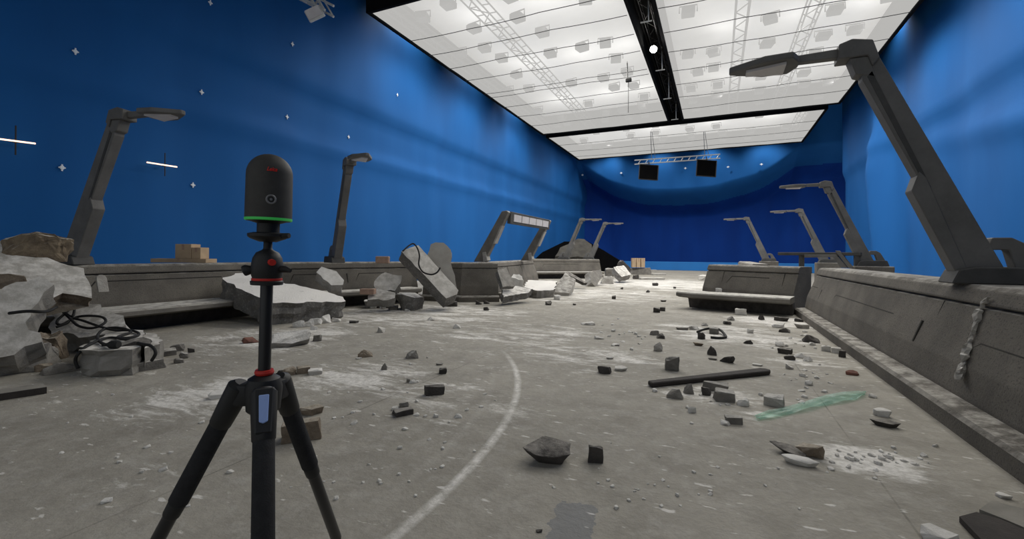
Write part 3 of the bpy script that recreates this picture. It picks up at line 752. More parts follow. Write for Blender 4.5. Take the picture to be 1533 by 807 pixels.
# ------------------------------------------------------------------ rubble
ROCKN = [0]
def rock(px, py, wpx, hpx, mt, label, kind='chunk', dr=.8, z=0.0, rot=0.0, group=None, name='rubble_chunk', cat='rubble', rough=.09, d=None, shape=None):
    """lump whose front foot shows at px, py; size given by its outline at that distance"""
    ROCKN[0] += 1; sd = ROCKN[0]
    g = G(px, py, z) if d is None else D(px, py, d)
    dd = dep(g); w = wpx / F_PX * dd; h = hpx / F_PX * dd
    dpt = w * dr
    tilt = (py - CY) / F_PX                                     # how steeply the camera looks down on it
    hh = max(h * .55, (h - dpt * tilt * .75))
    bm = rock_bm(sd, w, dpt, hh, kind, rough, shape)
    R3 = Matrix.Rotation(TH + rot, 4, 'Z')
    o = link(name, bm, M[mt])
    vr = ray(px, CY); away = V((vr.x, vr.y, 0)).normalized()
    q = g + away * dpt * .42
    o.location = (q.x, q.y, z); o.rotation_euler = (0, 0, math.atan2(-away.x, away.y) + rot)
    return tag(o, label, cat, group)
R = rock
# --- middle foreground
R(819, 698, 74, 44, 'rock_dark', 'large dark angular stone with pale flat top, middle foreground', 'flat', .8, rough=.06, shape=((-.5, -.12, .80), (-.08, .48, 1.0), (.5, .22, .86), (.47, -.32, .74), (.28, -.36, .66), (.12, -.46, .62), (-.22, -.40, .66), (-.18, -.22, 0), (.30, -.28, 0), (.36, .12, 0), (-.08, .2, 0)))
R(892, 693, 23, 30, 'rock_dark', 'small upright dark stone right of the large angular stone', 'block', .8)
R(1178, 682, 48, 22, 'rock_dark', 'dark pointed shard lying against the brown stone, right foreground', 'wedge', .6, rough=.05, shape=((-.5, 0, .95), (-.3, .2, .9), (.3, .4, .55), (.5, .1, .35), (.5, -.3, .1), (.1, -.45, .45), (-.2, -.3, .55), (0, -.2, 0), (.4, -.3, 0), (.4, .3, 0), (0, .2, 0)))
R(1211, 684, 40, 27, 'rock_brown', 'rounded brown stone behind the white flake, right foreground', 'chunk', .7)
R(1198, 698, 50, 18, 'rock_white', 'white flat flake before the brown stone, right foreground', 'flat', .5)
R(1321, 624, 23, 14, 'rock_white', 'white chip sitting behind a dark flat stone near the right kerb', 'flat', .7)
R(1325, 640, 37, 13, 'rock_dark', 'dark flat stone before a white chip near the right kerb', 'flat', .6)
R(1276, 562, 17, 9, 'rock_red', 'reddish brown stone near the right kerb', 'chunk', .8)
R(1307, 596, 11, 7, 'rock_white', 'lone small white chip right of the green sheeting end', 'chunk', .8)
R(1408, 818, 46, 34, 'rock_white', 'white rock cut by the bottom edge of the photo, right', 'chunk', .9)
R(1503, 747, 18, 10, 'rock_white', 'white chip tucked against the right kerb, nearest the camera', 'flat', .7)
R(807, 798, 10, 6, 'rock_dark', 'tiny black crumb at the bottom edge beside the damp patch', 'chunk')
# --- plank neighbourhood
R(905, 560, 21, 14, 'rock_dark', 'dark brown stone left of a small pale flat chip', 'chunk', .9)
R(930, 556, 19, 8, 'rock_white', 'small pale flat chip right of the dark brown stone', 'flat', .8)
R(1006, 555, 20, 23, 'rock', 'upright grey block standing alone before the black plank', 'block', .7)
R(1010, 597, 24, 17, 'rock', 'grey wedge stone before the left half of the black plank', 'wedge', .7)
R(1031, 590, 15, 17, 'rock', 'narrow grey stone standing against the black plank', 'wedge', .7)
R(1057, 592, 14, 14, 'rock_dark', 'dark stone touching the front of the black plank middle', 'chunk', .8)
R(1071, 586, 36, 18, 'rock', 'grey slab piece leaning on the plank, behind the flat-topped block', 'block', .6)
R(1085, 602, 30, 22, 'rock', 'grey flat-topped block before the black plank', 'block', .7, rot=.2)
R(1112, 608, 18, 14, 'rock_white', 'white lump right of the grey flat-topped block', 'chunk', .8)
R(1159, 609, 26, 22, 'rock_pale', 'pale square block near the green sheeting', 'block', .7, rot=-.1)
R(1036, 618, 12, 11, 'rock_white', 'small white lump alone in front of the plank stones', 'chunk', .8)
R(1098, 635, 25, 15, 'rock', 'grey broken block beside a white lump before the green sheeting', 'block', .7, rot=.3)
R(1086, 637, 14, 9, 'rock_white', 'white lump at the left foot of the grey broken block', 'chunk', .8)
R(1211, 577, 11, 8, 'rock_white', 'white lump by the floor joint behind the green sheeting', 'chunk', .8)
R(1234, 588, 9, 5, 'rock_white', 'small white chip above the middle of the green sheeting', 'chunk', .8)
R(1134, 548, 15, 4, 'rock_white', 'thin white flake just behind the right plank end', 'flat', .6)
R(1182, 553, 11, 9, 'rock_pale', 'pale lump on the joint line right of the plank end', 'chunk', .8)
# --- right midfield
R(985, 526, 13, 15, 'rock_pale', 'pale upright stone left of the black wire loop', 'wedge', .8)
R(980, 502, 14, 9, 'rock', 'grey stone of a close pair, the rear one, left of the wire loop', 'chunk', .9)
R(989, 507, 12, 9, 'rock_dark', 'dark stone of a close pair, the front one, left of the wire loop', 'wedge', .9)
R(983, 468, 10, 8, 'rock_dark', 'left of two touching dark blocks in mid street', 'block', .9)
R(992, 466, 8, 7, 'rock_dark', 'right of two touching dark blocks in mid street', 'block', .9)
R(1066, 532, 13, 15, 'rock_dark', 'dark pointed stone below the wire loop', 'wedge', .8)
R(1067, 539, 13, 4, 'rock', 'flat grey chip in front of the dark pointed stone', 'flat', .6)
R(1089, 543, 23, 13, 'rock_dark', 'long dark stone right of the dark pointed stone', 'chunk', .5, rot=-.5)
R(1045, 518, 15, 6, 'rock_brown', 'low brown stone before the wire loop', 'flat', .7)
R(1050, 508, 11, 11, 'rock_dark', 'dark stone at the left front of the wire loop', 'chunk', .8)
R(1069, 500, 13, 10, 'rock', 'grey stone seen through the black wire loop', 'block', .7)
R(1039, 494, 15, 7, 'rock_pale', 'pale grey stone just left of the wire loop', 'chunk', .8)
R(1021, 494, 19, 5, 'rock', 'long low grey stone further left of the wire loop', 'flat', .5)
R(1055, 488, 10, 5, 'rock', 'small grey chip behind the wire loop', 'wedge', .8)
R(1094, 480, 11, 7, 'rock', 'grey wedge chip right behind the wire loop', 'wedge', .8)
R(1089, 486, 12, 6, 'rock_dark', 'dark chip between wire loop and grey wedge chip', 'chunk', .8)
R(1109, 472, 16, 11, 'rock_white', 'white block lying before the right bench', 'block', .8)
R(1140, 479, 9, 8, 'rock_dark', 'dark stone right of the white block before the bench', 'chunk', .8)
R(1170, 481, 20, 7, 'rock_dark', 'long dark stone before the right end of the bench', 'flat', .5)
R(1165, 491, 17, 9, 'rock_white', 'whitish lump behind the dark wedge near the right kerb', 'chunk', .8)
R(1174, 498, 15, 8, 'rock_dark', 'dark wedge stone before a whitish lump near the right kerb', 'wedge', .7)
R(1123, 499, 9, 7, 'rock_white', 'small white lump between wire loop and right kerb', 'chunk', .8)
R(1120, 515, 13, 7, 'rock_dark', 'dark oval stone right of the wire loop', 'chunk', .7)
R(1196, 482, 12, 6, 'rock_dark', 'dark stone in the corner by the right kerb end', 'chunk', .8)
R(1200, 492, 20, 8, 'rock_pale', 'pale flat stone beside the right kerb, the farthest there', 'flat', .5)
R(1214, 513, 23, 13, 'rock_dark', 'dark pointed stone leaning on the right kerb', 'wedge', .7)
R(1215, 517, 10, 6, 'rock_white', 'white chip before the dark stone leaning on the kerb', 'chunk', .8)
R(1236, 526, 12, 10, 'rock_white', 'left white block of a pair against the right kerb', 'block', .8)
R(1252, 529, 13, 10, 'rock_white', 'right white block of a pair against the right kerb', 'block', .8)
R(1261, 535, 9, 11, 'rock_dark', 'dark stone against the kerb right of the white pair', 'block', .6)
R(1175, 530, 18, 10, 'rock_dark', 'rear dark stone of the touching pair near the floor joint', 'block', .7, rot=-.3)
R(1182, 539, 15, 9, 'rock_dark', 'front dark stone of the touching pair near the floor joint', 'chunk', .8)
R(1168, 519, 13, 8, 'rock_pale', 'pale stone behind the touching dark pair', 'chunk', .8)
R(1197, 536, 16, 9, 'rock_white', 'larger white lump right of the touching dark pair', 'wedge', .8)
R(1209, 541, 12, 9, 'rock_white', 'smaller white lump right of the touching dark pair', 'wedge', .8)
# --- left midfield
R(452, 661, 56, 40, 'rock_brown', 'large brown stone block behind the right tripod leg', 'block', .6)
R(467, 623, 34, 17, 'rock_brown', 'flat brown stone behind the large brown block', 'flat', .7)
R(604, 623, 30, 15, 'rock_dark', 'black block with a small stone sitting on its rear', 'block', .8, rot=.25)
R(605, 610, 15, 10, 'rock', 'small grey stone resting behind the black block', 'chunk', .8)
R(651, 592, 30, 17, 'rock_dark', 'black block with notched top, centre left', 'block', .4, rot=.2)
R(663, 560, 12, 10, 'rock_dark', 'small dark cube behind the notched black block', 'block', .8)
R(658, 547, 11, 4, 'rock', 'thin grey chip behind the small dark cube', 'flat', .6)
R(575, 554, 9, 11, 'rock', 'small upright grey stone amid crumbs, centre left', 'wedge', .8)
R(617, 537, 18, 14, 'rock', 'grey pyramid stone, centre left', 'wedge', .9)
R(547, 535, 24, 13, 'rock_brown', 'brownish curved shard left of the grey pyramid stone', 'wedge', .5, rot=.2)
R(537, 538, 10, 3, 'rock_white', 'thin white chip below the brownish shard', 'flat', .6)
R(571, 498, 12, 9, 'rock_pale', 'lone pale round stone before the broken slabs', 'chunk', .9)
R(475, 511, 13, 11, 'rock', 'small grey stone right of the long lumpy rock', 'chunk', .8)
R(684, 492, 12, 8, 'rock_white', 'lone white lump in mid floor, left of centre', 'wedge', .8)
R(645, 480, 12, 6, 'rock_pale', 'pale low lump before the dark dusty block', 'chunk', .8)
R(430, 520, 66, 27, 'slab_dust', 'long lumpy grey rock lying before the big slab', 'x', .5, rough=.12, shape=((-.5, -.2, .1), (-.5, .2, .35), (-.3, .1, .8), (-.1, -.1, .62), (.2, .2, .9), (.42, .1, 1.0), (.5, .0, .75), (.48, -.3, .4), (.1, -.5, .25), (-.3, -.45, .35), (-.4, -.3, 0), (.0, -.42, 0), (.45, 0, 0), (0, .4, 0), (-.45, .2, 0)))
R(375, 514, 24, 11, 'rock_red', 'reddish brown stone left of the tripod column', 'chunk', .7)
R(530, 484, 14, 5, 'rock_dark', 'small dark flat chip right of the big slab foot', 'flat', .6)
R(433, 562, 19, 14, 'rock_brown', 'leftmost of three tan stones right of the tripod hub', 'chunk', .9)
R(454, 560, 19, 13, 'rock_brown', 'middle of three tan stones right of the tripod hub', 'block', .8)
R(472, 561, 20, 10, 'rock_pale', 'rightmost and palest of three stones right of the tripod hub', 'block', .8)
R(431, 577, 15, 12, 'rock_brown', 'tan stone in front of the three stones by the hub', 'chunk', .8)
R(420, 559, 9, 6, 'rock_dark', 'tiny dark stone left of three tan stones', 'chunk', .8)
R(326, 597, 25, 13, 'rock_white', 'white lump left of the tripod hub', 'flat', .8)
R(618, 574, 12, 7, 'rock_white', 'white chip behind the notched black block', 'wedge', .8)
R(611, 573, 5, 7, 'rock', 'tiny grey upright chip left of a white chip', 'block', .8)
R(686, 626, 12, 8, 'rock_white', 'white chip in front of the notched black block', 'wedge', .8)
for px, py, w, h, lab in ((447, 490, 18, 12, 'leftmost white fragment at the foot of the big slab'), (462, 489, 16, 13, 'second white fragment from left at the slab foot'), (475, 486, 15, 10, 'white fragment in the middle of the slab foot heap'),
                          (487, 484, 16, 13, 'tallest white fragment of the slab foot heap'), (503, 482, 15, 7, 'rightmost white fragment at the slab foot'), (470, 494, 10, 6, 'small white fragment before the slab foot heap')):
    R(px, py, w, h, 'rock_white', lab, 'chunk', .8, group='white fragments at the big slab foot')
# --- centre and far
R(728, 465, 9, 6, 'rock_dark', 'dark stone alone in front of the dark barrier end', 'chunk', .9)
R(717, 456, 10, 7, 'rock_dark', 'left of two dark stones at the dark barrier end', 'chunk', .9, group=None)
R(728, 455, 10, 6, 'rock_dark', 'right of two dark stones at the dark barrier end', 'chunk', .9)
R(821, 457, 10, 7, 'rock_dark', 'dark stone right of the broken chunk at the barrier end', 'chunk', .9)
R(860, 457, 5, 3, 'rock_dark', 'tiny dark stone in the street right of the barrier end', 'chunk', .9)
R(919, 448, 6, 6, 'rock_dark', 'small dark stone in mid street below the cartons', 'block', .9)
R(931, 433, 4, 3, 'rock_dark', 'tiny dark stone near the far light slab', 'chunk', .9)
R(981, 428, 9, 5, 'rock_dark', 'far dark stone in the street below the planks', 'chunk', .9)
R(970, 438, 6, 4, 'rock_dark', 'far tiny dark stone in front of the far dark one', 'chunk', .9)
R(1010, 432, 4, 3, 'rock_dark', 'far tiny dark stone left of the right bench', 'chunk', .9)
R(993, 452, 9, 3, 'rock_dark', 'small flat dark stone left of the right bench end', 'flat', .8)
R(834, 449, 10, 8, 'rock_white', 'white lump beside the far rectangular block', 'chunk', .9)
R(897, 508, 15, 6, 'rock_white', 'white flat chips lump in the centre of the floor', 'chunk', .7)
R(880, 487, 22, 6, 'rock_pale', 'low grey heap of chips in the centre of the floor', 'chunk', .6)
R(922, 518, 13, 4, 'rock_pale', 'flat pale chip right of the white chips lump', 'flat', .6)
R(913, 538, 12, 4, 'rock_pale', 'flat pale chip before the white chips lump', 'flat', .6)
R(675, 459, 20, 9, 'rock_dark', 'dark crumbled stone at the foot of the leaning beam', 'chunk', .7)

# --- left rubble pile
def P3(lst): return [D(x, y, d) for x, y, d in lst]
o = slab('concrete_slab', P3([(-60, 352, 6.3), (0, 357, 6.5), (60, 378, 6.65), (104, 396, 6.75), (124, 405, 6.85), (131, 425, 6.7), (136, 452, 6.5), (95, 436, 6.3), (20, 470, 5.7), (-60, 500, 5.2)]), .16, M['slab'], M['rock_brown'], .02, .12, 3)
tag(o, 'largest pale smooth slab leaning at the back of the left rubble pile', 'slab')
o = slab('concrete_slab', P3([(-60, 455, 5.1), (-10, 437, 5.35), (60, 416, 5.75), (80, 424, 5.7), (60, 452, 5.5), (42, 490, 5.3), (62, 508, 5.15), (20, 530, 4.95), (-60, 560, 4.7)]), .32, M['slab'], M['slab_dust'], .05, .1, 5, rough=.06)
tag(o, 'pale slab with broken right edge, front left of the rubble pile', 'slab')
R(58, 398, 82, 46, 'rock_perched', 'brown rough rock with white top, perched on the large slab', 'chunk', .6, d=6.45, rough=.13)
bpy.context.view_layer.update()
def place(o, p): o.location = p
place(bpy.data.objects[[x.name for x in bpy.data.objects if x.get('label', '').startswith('brown rough rock with white top')][0]], D(57, 392, 6.75))
R(8, 432, 64, 26, 'rock_brown', 'dark brown log-like lump wedged between the left slabs', 'chunk', .5, d=5.6, rough=.1)
place(bpy.data.objects[[x.name for x in bpy.data.objects if x.get('label', '').startswith('dark brown log')][0]], D(2, 432, 5.65))
# lower heap blocks
R(22, 560, 96, 52, 'slab_dust', 'large crumbled grey rock at the left photo edge below the slab', 'chunk', .6, rough=.14)
R(72, 540, 44, 46, 'rock_brown', 'dark hollow rock between the front slab and the white-topped blocks', 'chunk', .7, rough=.16)
def rear_d(y): return 6.15 + (503 - y) * .85 / 54
o = slab('concrete_slab', [D(x, y, rear_d(y)) for x, y in ((83, 494), (80, 470), (95, 450), (125, 449), (150, 462), (190, 478), (188, 487), (165, 499), (130, 504))], .42, M['slab'], M['slab_dust'], .05, .12, 51, rough=.09, away=(0, 0, -1))
tag(o, 'white-topped tilted block under the cable coil, rear of the left pile', 'slab')
o = slab('concrete_slab', [G(x, y, .29) for x, y in ((121, 523), (134, 511), (158, 499), (200, 494), (214, 497), (213, 519), (198, 523), (150, 525))], .285, M['slab'], M['slab_dust'], .05, .1, 52, rough=.10, away=(0, 0, -1))
tag(o, 'white-topped rough block at the front of the left pile', 'slab')
o = slab('concrete_slab', [G(x, y, .27) for x, y in ((216, 498), (230, 499), (241, 508), (240, 515), (217, 521))], .265, M['slab'], M['slab_dust'], .03, .1, 53, rough=.05, away=(0, 0, -1))
tag(o, 'small white-topped end block at the right of the left pile', 'slab')
R(97, 558, 50, 20, 'rock', 'long low grey stone below the pile, at its front', 'wedge', .5, rot=.25)
R(65, 556, 22, 14, 'rock_brown', 'tan stone at the left front foot of the pile', 'chunk', .8)
R(224, 554, 38, 17, 'rock', 'grey brick-like stone at the right front of the pile', 'block', .4, rot=.25)
R(190, 559, 26, 9, 'rock_red', 'reddish stone chip under the front dusty block', 'flat', .5)
R(246, 534, 30, 13, 'rock', 'grey stone right behind the brick-like stone', 'block', .5, rot=.2)
R(266, 526, 18, 13, 'rock', 'grey stone at the right tip of the pile', 'chunk', .8)
R(268, 544, 13, 9, 'rock', 'left stone of a chain of three right of the pile', 'chunk', .8)
R(276, 537, 12, 12, 'rock', 'middle stone of a chain of three right of the pile', 'chunk', .7)
R(286, 528, 9, 8, 'rock_dark', 'right stone of a chain of three right of the pile', 'block', .8)
for px, py, w, h, lab in ((128, 557, 12, 7, 'leftmost white chip below the front dusty block'), (137, 561, 11, 6, 'second white chip below the front dusty block'), (148, 560, 10, 6, 'third white chip below the front dusty block'), (158, 563, 14, 8, 'rightmost white chip below the front dusty block')):
    R(px, py, w, h, 'rock_white', lab, 'chunk', .8, group='white chips below the left pile')

def cable(name, label, pts, r, group=None, mt='rubber', cat='cable'):
    bm = bmesh.new(); c = V(pts[0]); tube(bm, [p - c for p in spline(pts, 7)], r, 8); o = link(name, bm, M[mt], None, True); o.location = c
    return tag(o, label, cat, group)
def drape(pts):
    out = []
    for x, y in pts:
        if y > 526: out.append(D(x, y, 5.08))
        elif y > 500 or x > 192: out.append(G(x, y, .315))
        elif x < 78: out.append(D(x, y, 4.9 + max(0, x - 50) * .012))
        else: out.append(D(x, y, rear_d(y) - .14))
    return out
cable('cable', 'black cable coil tangled over the rear white-topped block of the left pile', drape([(14, 469), (40, 466), (70, 466), (90, 458), (104, 462), (86, 480), (92, 486), (118, 474), (150, 474), (158, 482), (140, 491), (118, 488), (104, 476), (92, 464), (108, 474), (112, 455), (108, 448)]), .017)
cable('cable', 'black cable hanging over the front edge of the left pile', drape([(84, 490), (100, 484), (112, 477), (150, 489), (170, 494), (198, 495), (208, 501), (190, 506), (160, 506), (132, 517), (117, 530), (113, 540), (117, 552)]), .017)
cable('cable', 'black cable loop with plug at the right of the left pile', drape([(164, 518), (150, 512), (146, 502), (158, 492), (180, 491), (196, 497), (176, 505), (196, 510), (212, 515), (226, 518), (233, 528), (227, 540)]), .017)
o = empty('plug', G(170, 516, .335), TH, 'black round plug on the front dusty block of the left pile', 'plug')
bm = bmesh.new(); tube(bm, [(-.07, 0, 0), (-.03, 0, .0), (.03, 0, .0), (.06, 0, 0)], [.02, .045, .05, .04], 12); link('body', bm, M['rubber'], o)
bm = bmesh.new(); tube(bm, [(-.13, 0, -.01), (-.07, 0, 0)], [.012, .022], 8); link('strain_relief', bm, M['rubber'], o)
R(202, 517, 42, 13, 'rock_dark', 'dark shard lying on the front dusty block beside the plug', 'wedge', .5, z=.29)
# dark-edged board at the left photo edge
a, b_ = G(-60, 609), G(70, 589); d_ = (b_ - a); L = d_.length; d_.normalize(); w = V((-d_.y, d_.x, 0))
o = empty('board', a, 0, 'grey board with dark front edge lying at the left photo edge', 'board')
bm = bmesh.new(); prism(bm, [(0, .004), (L, .004), (L - .02, .22), (0, .26)], (0, 0, .006), d_, w, ZZ, 0, .055, .004); link('panel', bm, M['board'], o)
bm = bmesh.new(); prism(bm, [(0, -.012), (L, -.012), (L, .004), (0, .004)], (0, 0, .002), d_, w, ZZ, 0, .062); link('edge_strip', bm, M['plank'], o)
o['label'] = 'grey board with dark front edge lying at the left photo edge'

# --- big slab behind the tripod
top = P3([(334, 416, 9.5), (352, 411, 10.1), (372, 409, 10.4), (392, 413, 10.3), (420, 419, 10.2), (450, 428, 10.2), (484, 437, 10.2), (514, 446, 10.1), (517, 451, 9.8), (460, 452, 9.2), (404, 454, 8.65), (382, 442, 8.9), (362, 434, 9.1)])
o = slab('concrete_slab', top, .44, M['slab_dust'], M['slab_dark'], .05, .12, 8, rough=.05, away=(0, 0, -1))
tag(o, 'biggest thick dusty slab lying behind the tripod column', 'slab')
# white hexagonal chunk on the angled bench
o = slab('concrete_slab', P3([(473, 407, 10.6), (481, 400, 10.8), (503, 406, 10.8), (514, 419, 10.7), (513, 427, 10.6), (496, 427, 10.45)]), .28, M['rock_white'], M['rock_pale'], .02, .12, 11, rough=.03)
tag(o, 'white six-sided chunk resting on the bench behind the big slab', 'slab')
# jagged stepped slabs
o = slab('concrete_slab', P3([(561, 417, 11.4), (577, 410, 11.7), (602, 411, 11.7), (601, 424, 11.5), (591, 437, 11.3), (562, 433, 11.2)]), .22, M['slab'], M['slab_dark'], .04, .1, 13, rough=.05)
tag(o, 'upper jagged pale slab piece left of the leaning beam', 'slab')
o = slab('concrete_slab', P3([(549, 444, 10.95), (566, 432, 11.2), (592, 438, 11.1), (590, 447, 10.95), (580, 449, 10.85), (550, 448, 10.8)]), .2, M['slab'], M['slab_dust'], .04, .1, 14, rough=.05, away=(0, 0, -1))
tag(o, 'lower jagged pale slab piece left of the dark dusty block', 'slab')
R(568, 461, 44, 14, 'slab_dust', 'grey rubble foot under the lower jagged slab piece', 'block', .5)
R(613, 465, 44, 30, 'slab_dark', 'dark broken block with white dusty top, before the leaning beam', 'flat', 1.3, rough=.1)
R(589, 464, 15, 7, 'rock', 'grey chip left of the dark broken block', 'block', .7)
R(559, 462, 11, 6, 'rock_white', 'white chip below the lower jagged slab piece', 'chunk', .8)
R(573, 463, 9, 5, 'rock_white', 'small white chip between jagged slab and grey chip', 'chunk', .8)
R(610, 466, 8, 4, 'rock_white', 'small white chip before the dark broken block', 'chunk', .8)
bm = bmesh.new(); q = D(551, 424, 10.9); bbox(bm, (0, 0, 0), (.34, .2, .13), Matrix.Rotation(TH, 3, 'Z'), .01)
o = link('brick', bm, M['brick']); o.location = (q.x, q.y, .42 + .067); tag(o, 'small tan brick lying on the angled bench beside the jagged slab', 'brick')
# leaning beam: light face + dark side
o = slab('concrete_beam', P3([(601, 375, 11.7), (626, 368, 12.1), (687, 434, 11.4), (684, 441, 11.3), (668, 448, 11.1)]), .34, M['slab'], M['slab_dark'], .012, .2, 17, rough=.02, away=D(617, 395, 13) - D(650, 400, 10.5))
tag(o, 'thick pale concrete beam leaning on the barrier with a cable over it', 'beam')
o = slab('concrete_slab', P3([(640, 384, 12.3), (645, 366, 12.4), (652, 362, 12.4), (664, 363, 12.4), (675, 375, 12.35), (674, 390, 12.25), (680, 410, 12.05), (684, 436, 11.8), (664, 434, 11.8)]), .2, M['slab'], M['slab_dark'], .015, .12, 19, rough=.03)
tag(o, 'upright pale slab standing behind the leaning concrete beam', 'slab')
cable('cable', 'black cable drooping over the leaning concrete beam', P3([(603, 376, 11.5), (612, 368, 11.7), (619, 365, 11.8), (625, 372, 11.7), (628, 383, 11.5), (627, 396, 11.3), (633, 407, 11.15), (645, 411, 11.05), (654, 408, 11.1), (659, 401, 11.2)]), .02)
# things lying on top of the left barriers
q = PX(573, 390, -8.9); bm = bmesh.new(); bbox(bm, (0, 0, .09), (.33, .2, .18), Matrix.Rotation(.5, 3, 'Z') , .02)
o = link('brick', bm, M['brick']); q = D(573, 386, 11.6); o.location = (q.x, q.y, TOP); tag(o, 'pinkish brick on the barrier top left of the leaning beam', 'brick')
def carton(xa, ya, xb, yb, d, lab, dp=.3, z=None):
    w = (xb - xa) / F_PX * d; h = (yb - ya) / F_PX * d; q = D((xa + xb) / 2, yb, d)
    o = empty('carton', (q.x, q.y, q.z if z is None else z), TH, lab, 'box', 'cardboard cartons')
    bm = bmesh.new(); bbox(bm, (0, dp / 2, h / 2), (w, dp, h), bev=.008); link('box', bm, M['carton'], o)
    bm = bmesh.new(); box(bm, (0, dp / 2, h + .001), (w * .96, .05, .004)); box(bm, (0, -.001, h * .8), (.05, .004, h * .36)); link('tape', bm, M['brick'], o)
    return q.z
d_ = 10.4
carton(225, 383, 308, 389, d_, 'long flat cardboard carton on the left barrier, under the other two', .4, z=TOP)
hh = 6 / F_PX * d_
carton(262, 361, 286, 383, d_, 'taller cardboard carton stacked on the flat one, left barrier', .32, z=TOP + hh)
carton(286.5, 366, 300, 383, d_, 'smaller cardboard carton beside the taller one, left barrier', .3, z=TOP + hh)
# broken lumps at the barrier end
o = slab('concrete_slab', P3([(745, 404, 12.9), (757, 401, 13.3), (772, 428, 12.9), (752, 430, 12.5)]), .12, M['rock'], M['slab_dark'], .01, .15, 23, rough=.02)
tag(o, 'grey slab leaning on the dark barrier end', 'slab')
R(774, 430, 20, 22, 'rock_white', 'white lump behind the grey slab leaning at the barrier end', 'block', .6, d=13.6)
place(bpy.data.objects[[x.name for x in bpy.data.objects if x.get('label', '').startswith('white lump behind the grey slab')][0]], G(774, 444))
bpy.data.objects[[x.name for x in bpy.data.objects if x.get('label', '').startswith('white lump behind the grey slab')][0]].scale.z = 1.7
o = slab('concrete_slab', P3([(751, 431, 12.9), (772, 429, 13.5), (798, 432, 13.6), (792, 437, 13.2), (772, 441, 12.75), (753, 447, 12.3)]), .2, M['rock_pale'], M['slab_dark'], .03, .1, 27, rough=.04, away=(0, 0, -1))
tag(o, 'broken grey slab jutting from the foot of the barrier end', 'slab')
o = slab('concrete_slab', P3([(784, 429, 15.2), (790, 420, 17), (834, 420, 17.3), (829, 435, 15.0), (804, 435, 14.6)]), .3, M['slab_dust'], M['rock'], .04, .14, 31, rough=.03, away=(0, 0, -1))
tag(o, 'flat rectangular block with white dusty top, right of the barrier end', 'slab')
o = slab('concrete_slab', P3([(846, 410, 17.2), (862, 418, 16.6), (853, 439, 15.6), (829, 438, 15.6), (830, 430, 15.8)]), .25, M['rock'], M['slab'], .02, .15, 33, rough=.03)
tag(o, 'grey block leaning steeply, right of the flat rectangular block', 'slab')
o = slab('concrete_slab', P3([(884, 405, 20.8), (898, 404, 21.6), (902, 413, 21.4), (893, 428, 20.3), (884, 424, 20.4)]), .35, M['rock'], M['rock_pale'], .03, .15, 37, rough=.04)
tag(o, 'grey leaning block near the far rounded rock', 'slab')
R(909, 425, 20, 12, 'rock_pale', 'far rounded pale rock right of a grey leaning block', 'chunk', .8)
R(917, 414, 24, 13, 'rock', 'far grey ledge piece behind the rounded rock', 'block', .5)
o = slab('concrete_slab', P3([(919, 400, 24), (934, 397, 25), (945, 411, 24), (931, 414, 23), (924, 408, 23.4)]), .3, M['slab'], M['rock'], .03, .2, 41, rough=.03)
tag(o, 'pale tilted slab before the far brown cartons', 'slab')
for i, (xa, lab) in enumerate(((946.5, 'left one of three upright brown cartons in the far rubble'), (953, 'middle one of three upright brown cartons in the far rubble'), (960, 'right one of three upright brown cartons in the far rubble'))):
    carton(xa, 386, xa + 5.6, 400, 33.8, lab, .35, z=.53)
R(935, 402, 22, 18, 'rock_dark', 'far dark rubble lump left of the cartons', 'chunk', .6, d=28)
place(bpy.data.objects[[x.name for x in bpy.data.objects if x.get('label', '').startswith('far dark rubble lump left')][0]], G(934, 413))
bpy.data.objects[[x.name for x in bpy.data.objects if x.get('label', '').startswith('far dark rubble lump left')][0]].scale.z = 1.5
R(958, 411, 34, 11, 'rock', 'far grey rubble lump under the cartons', 'block', .6)
R(952, 418, 10, 7, 'rock_dark', 'far dark stone before the rubble below the cartons', 'chunk', .8)
for xa, xb, y, lab in ((967, 984, 406, 'far short flat board lying behind the others in the street'), (978, 998, 412, 'far flat board lying in the street right of the rubble'), (960, 996, 419, 'nearest of the far flat boards lying in the street')):
    a, b_ = G(xa, y), G(xb, y); d_ = b_ - a; L = d_.length; d_.normalize(); w = V((-d_.y, d_.x, 0)); bm = bmesh.new()
    prism(bm, [(0, 0), (L, .05), (L * .97, .5), (.05, .45)], (0, 0, .0), d_, w, ZZ, 0, .12, .01); o = link('board', bm, M['rock_pale']); o.location = (a.x, a.y, 0); tag(o, lab, 'board', 'far boards in the street')
o = slab('concrete_beam', P3([(846, 408, 19), (853, 408, 19.5), (880, 423, 19.3), (874, 424, 19)]), .12, M['rock_dark'], M['rock_dark'], .01, .3, 43, rough=.01)
tag(o, 'thin dark strip leaning between two grey leaning blocks', 'beam')
R(1052, 420, 14, 9, 'rock_pale', 'pale rubble lump at the left end of the short right barrier', 'chunk', .8)
R(1076, 437, 9, 6, 'rock_white', 'white lump on the right bench seat', 'block', .8, z=.44, d=None)
R(1042, 459, 14, 10, 'rock', 'grey lump under the left end of the right bench', 'chunk', .8)
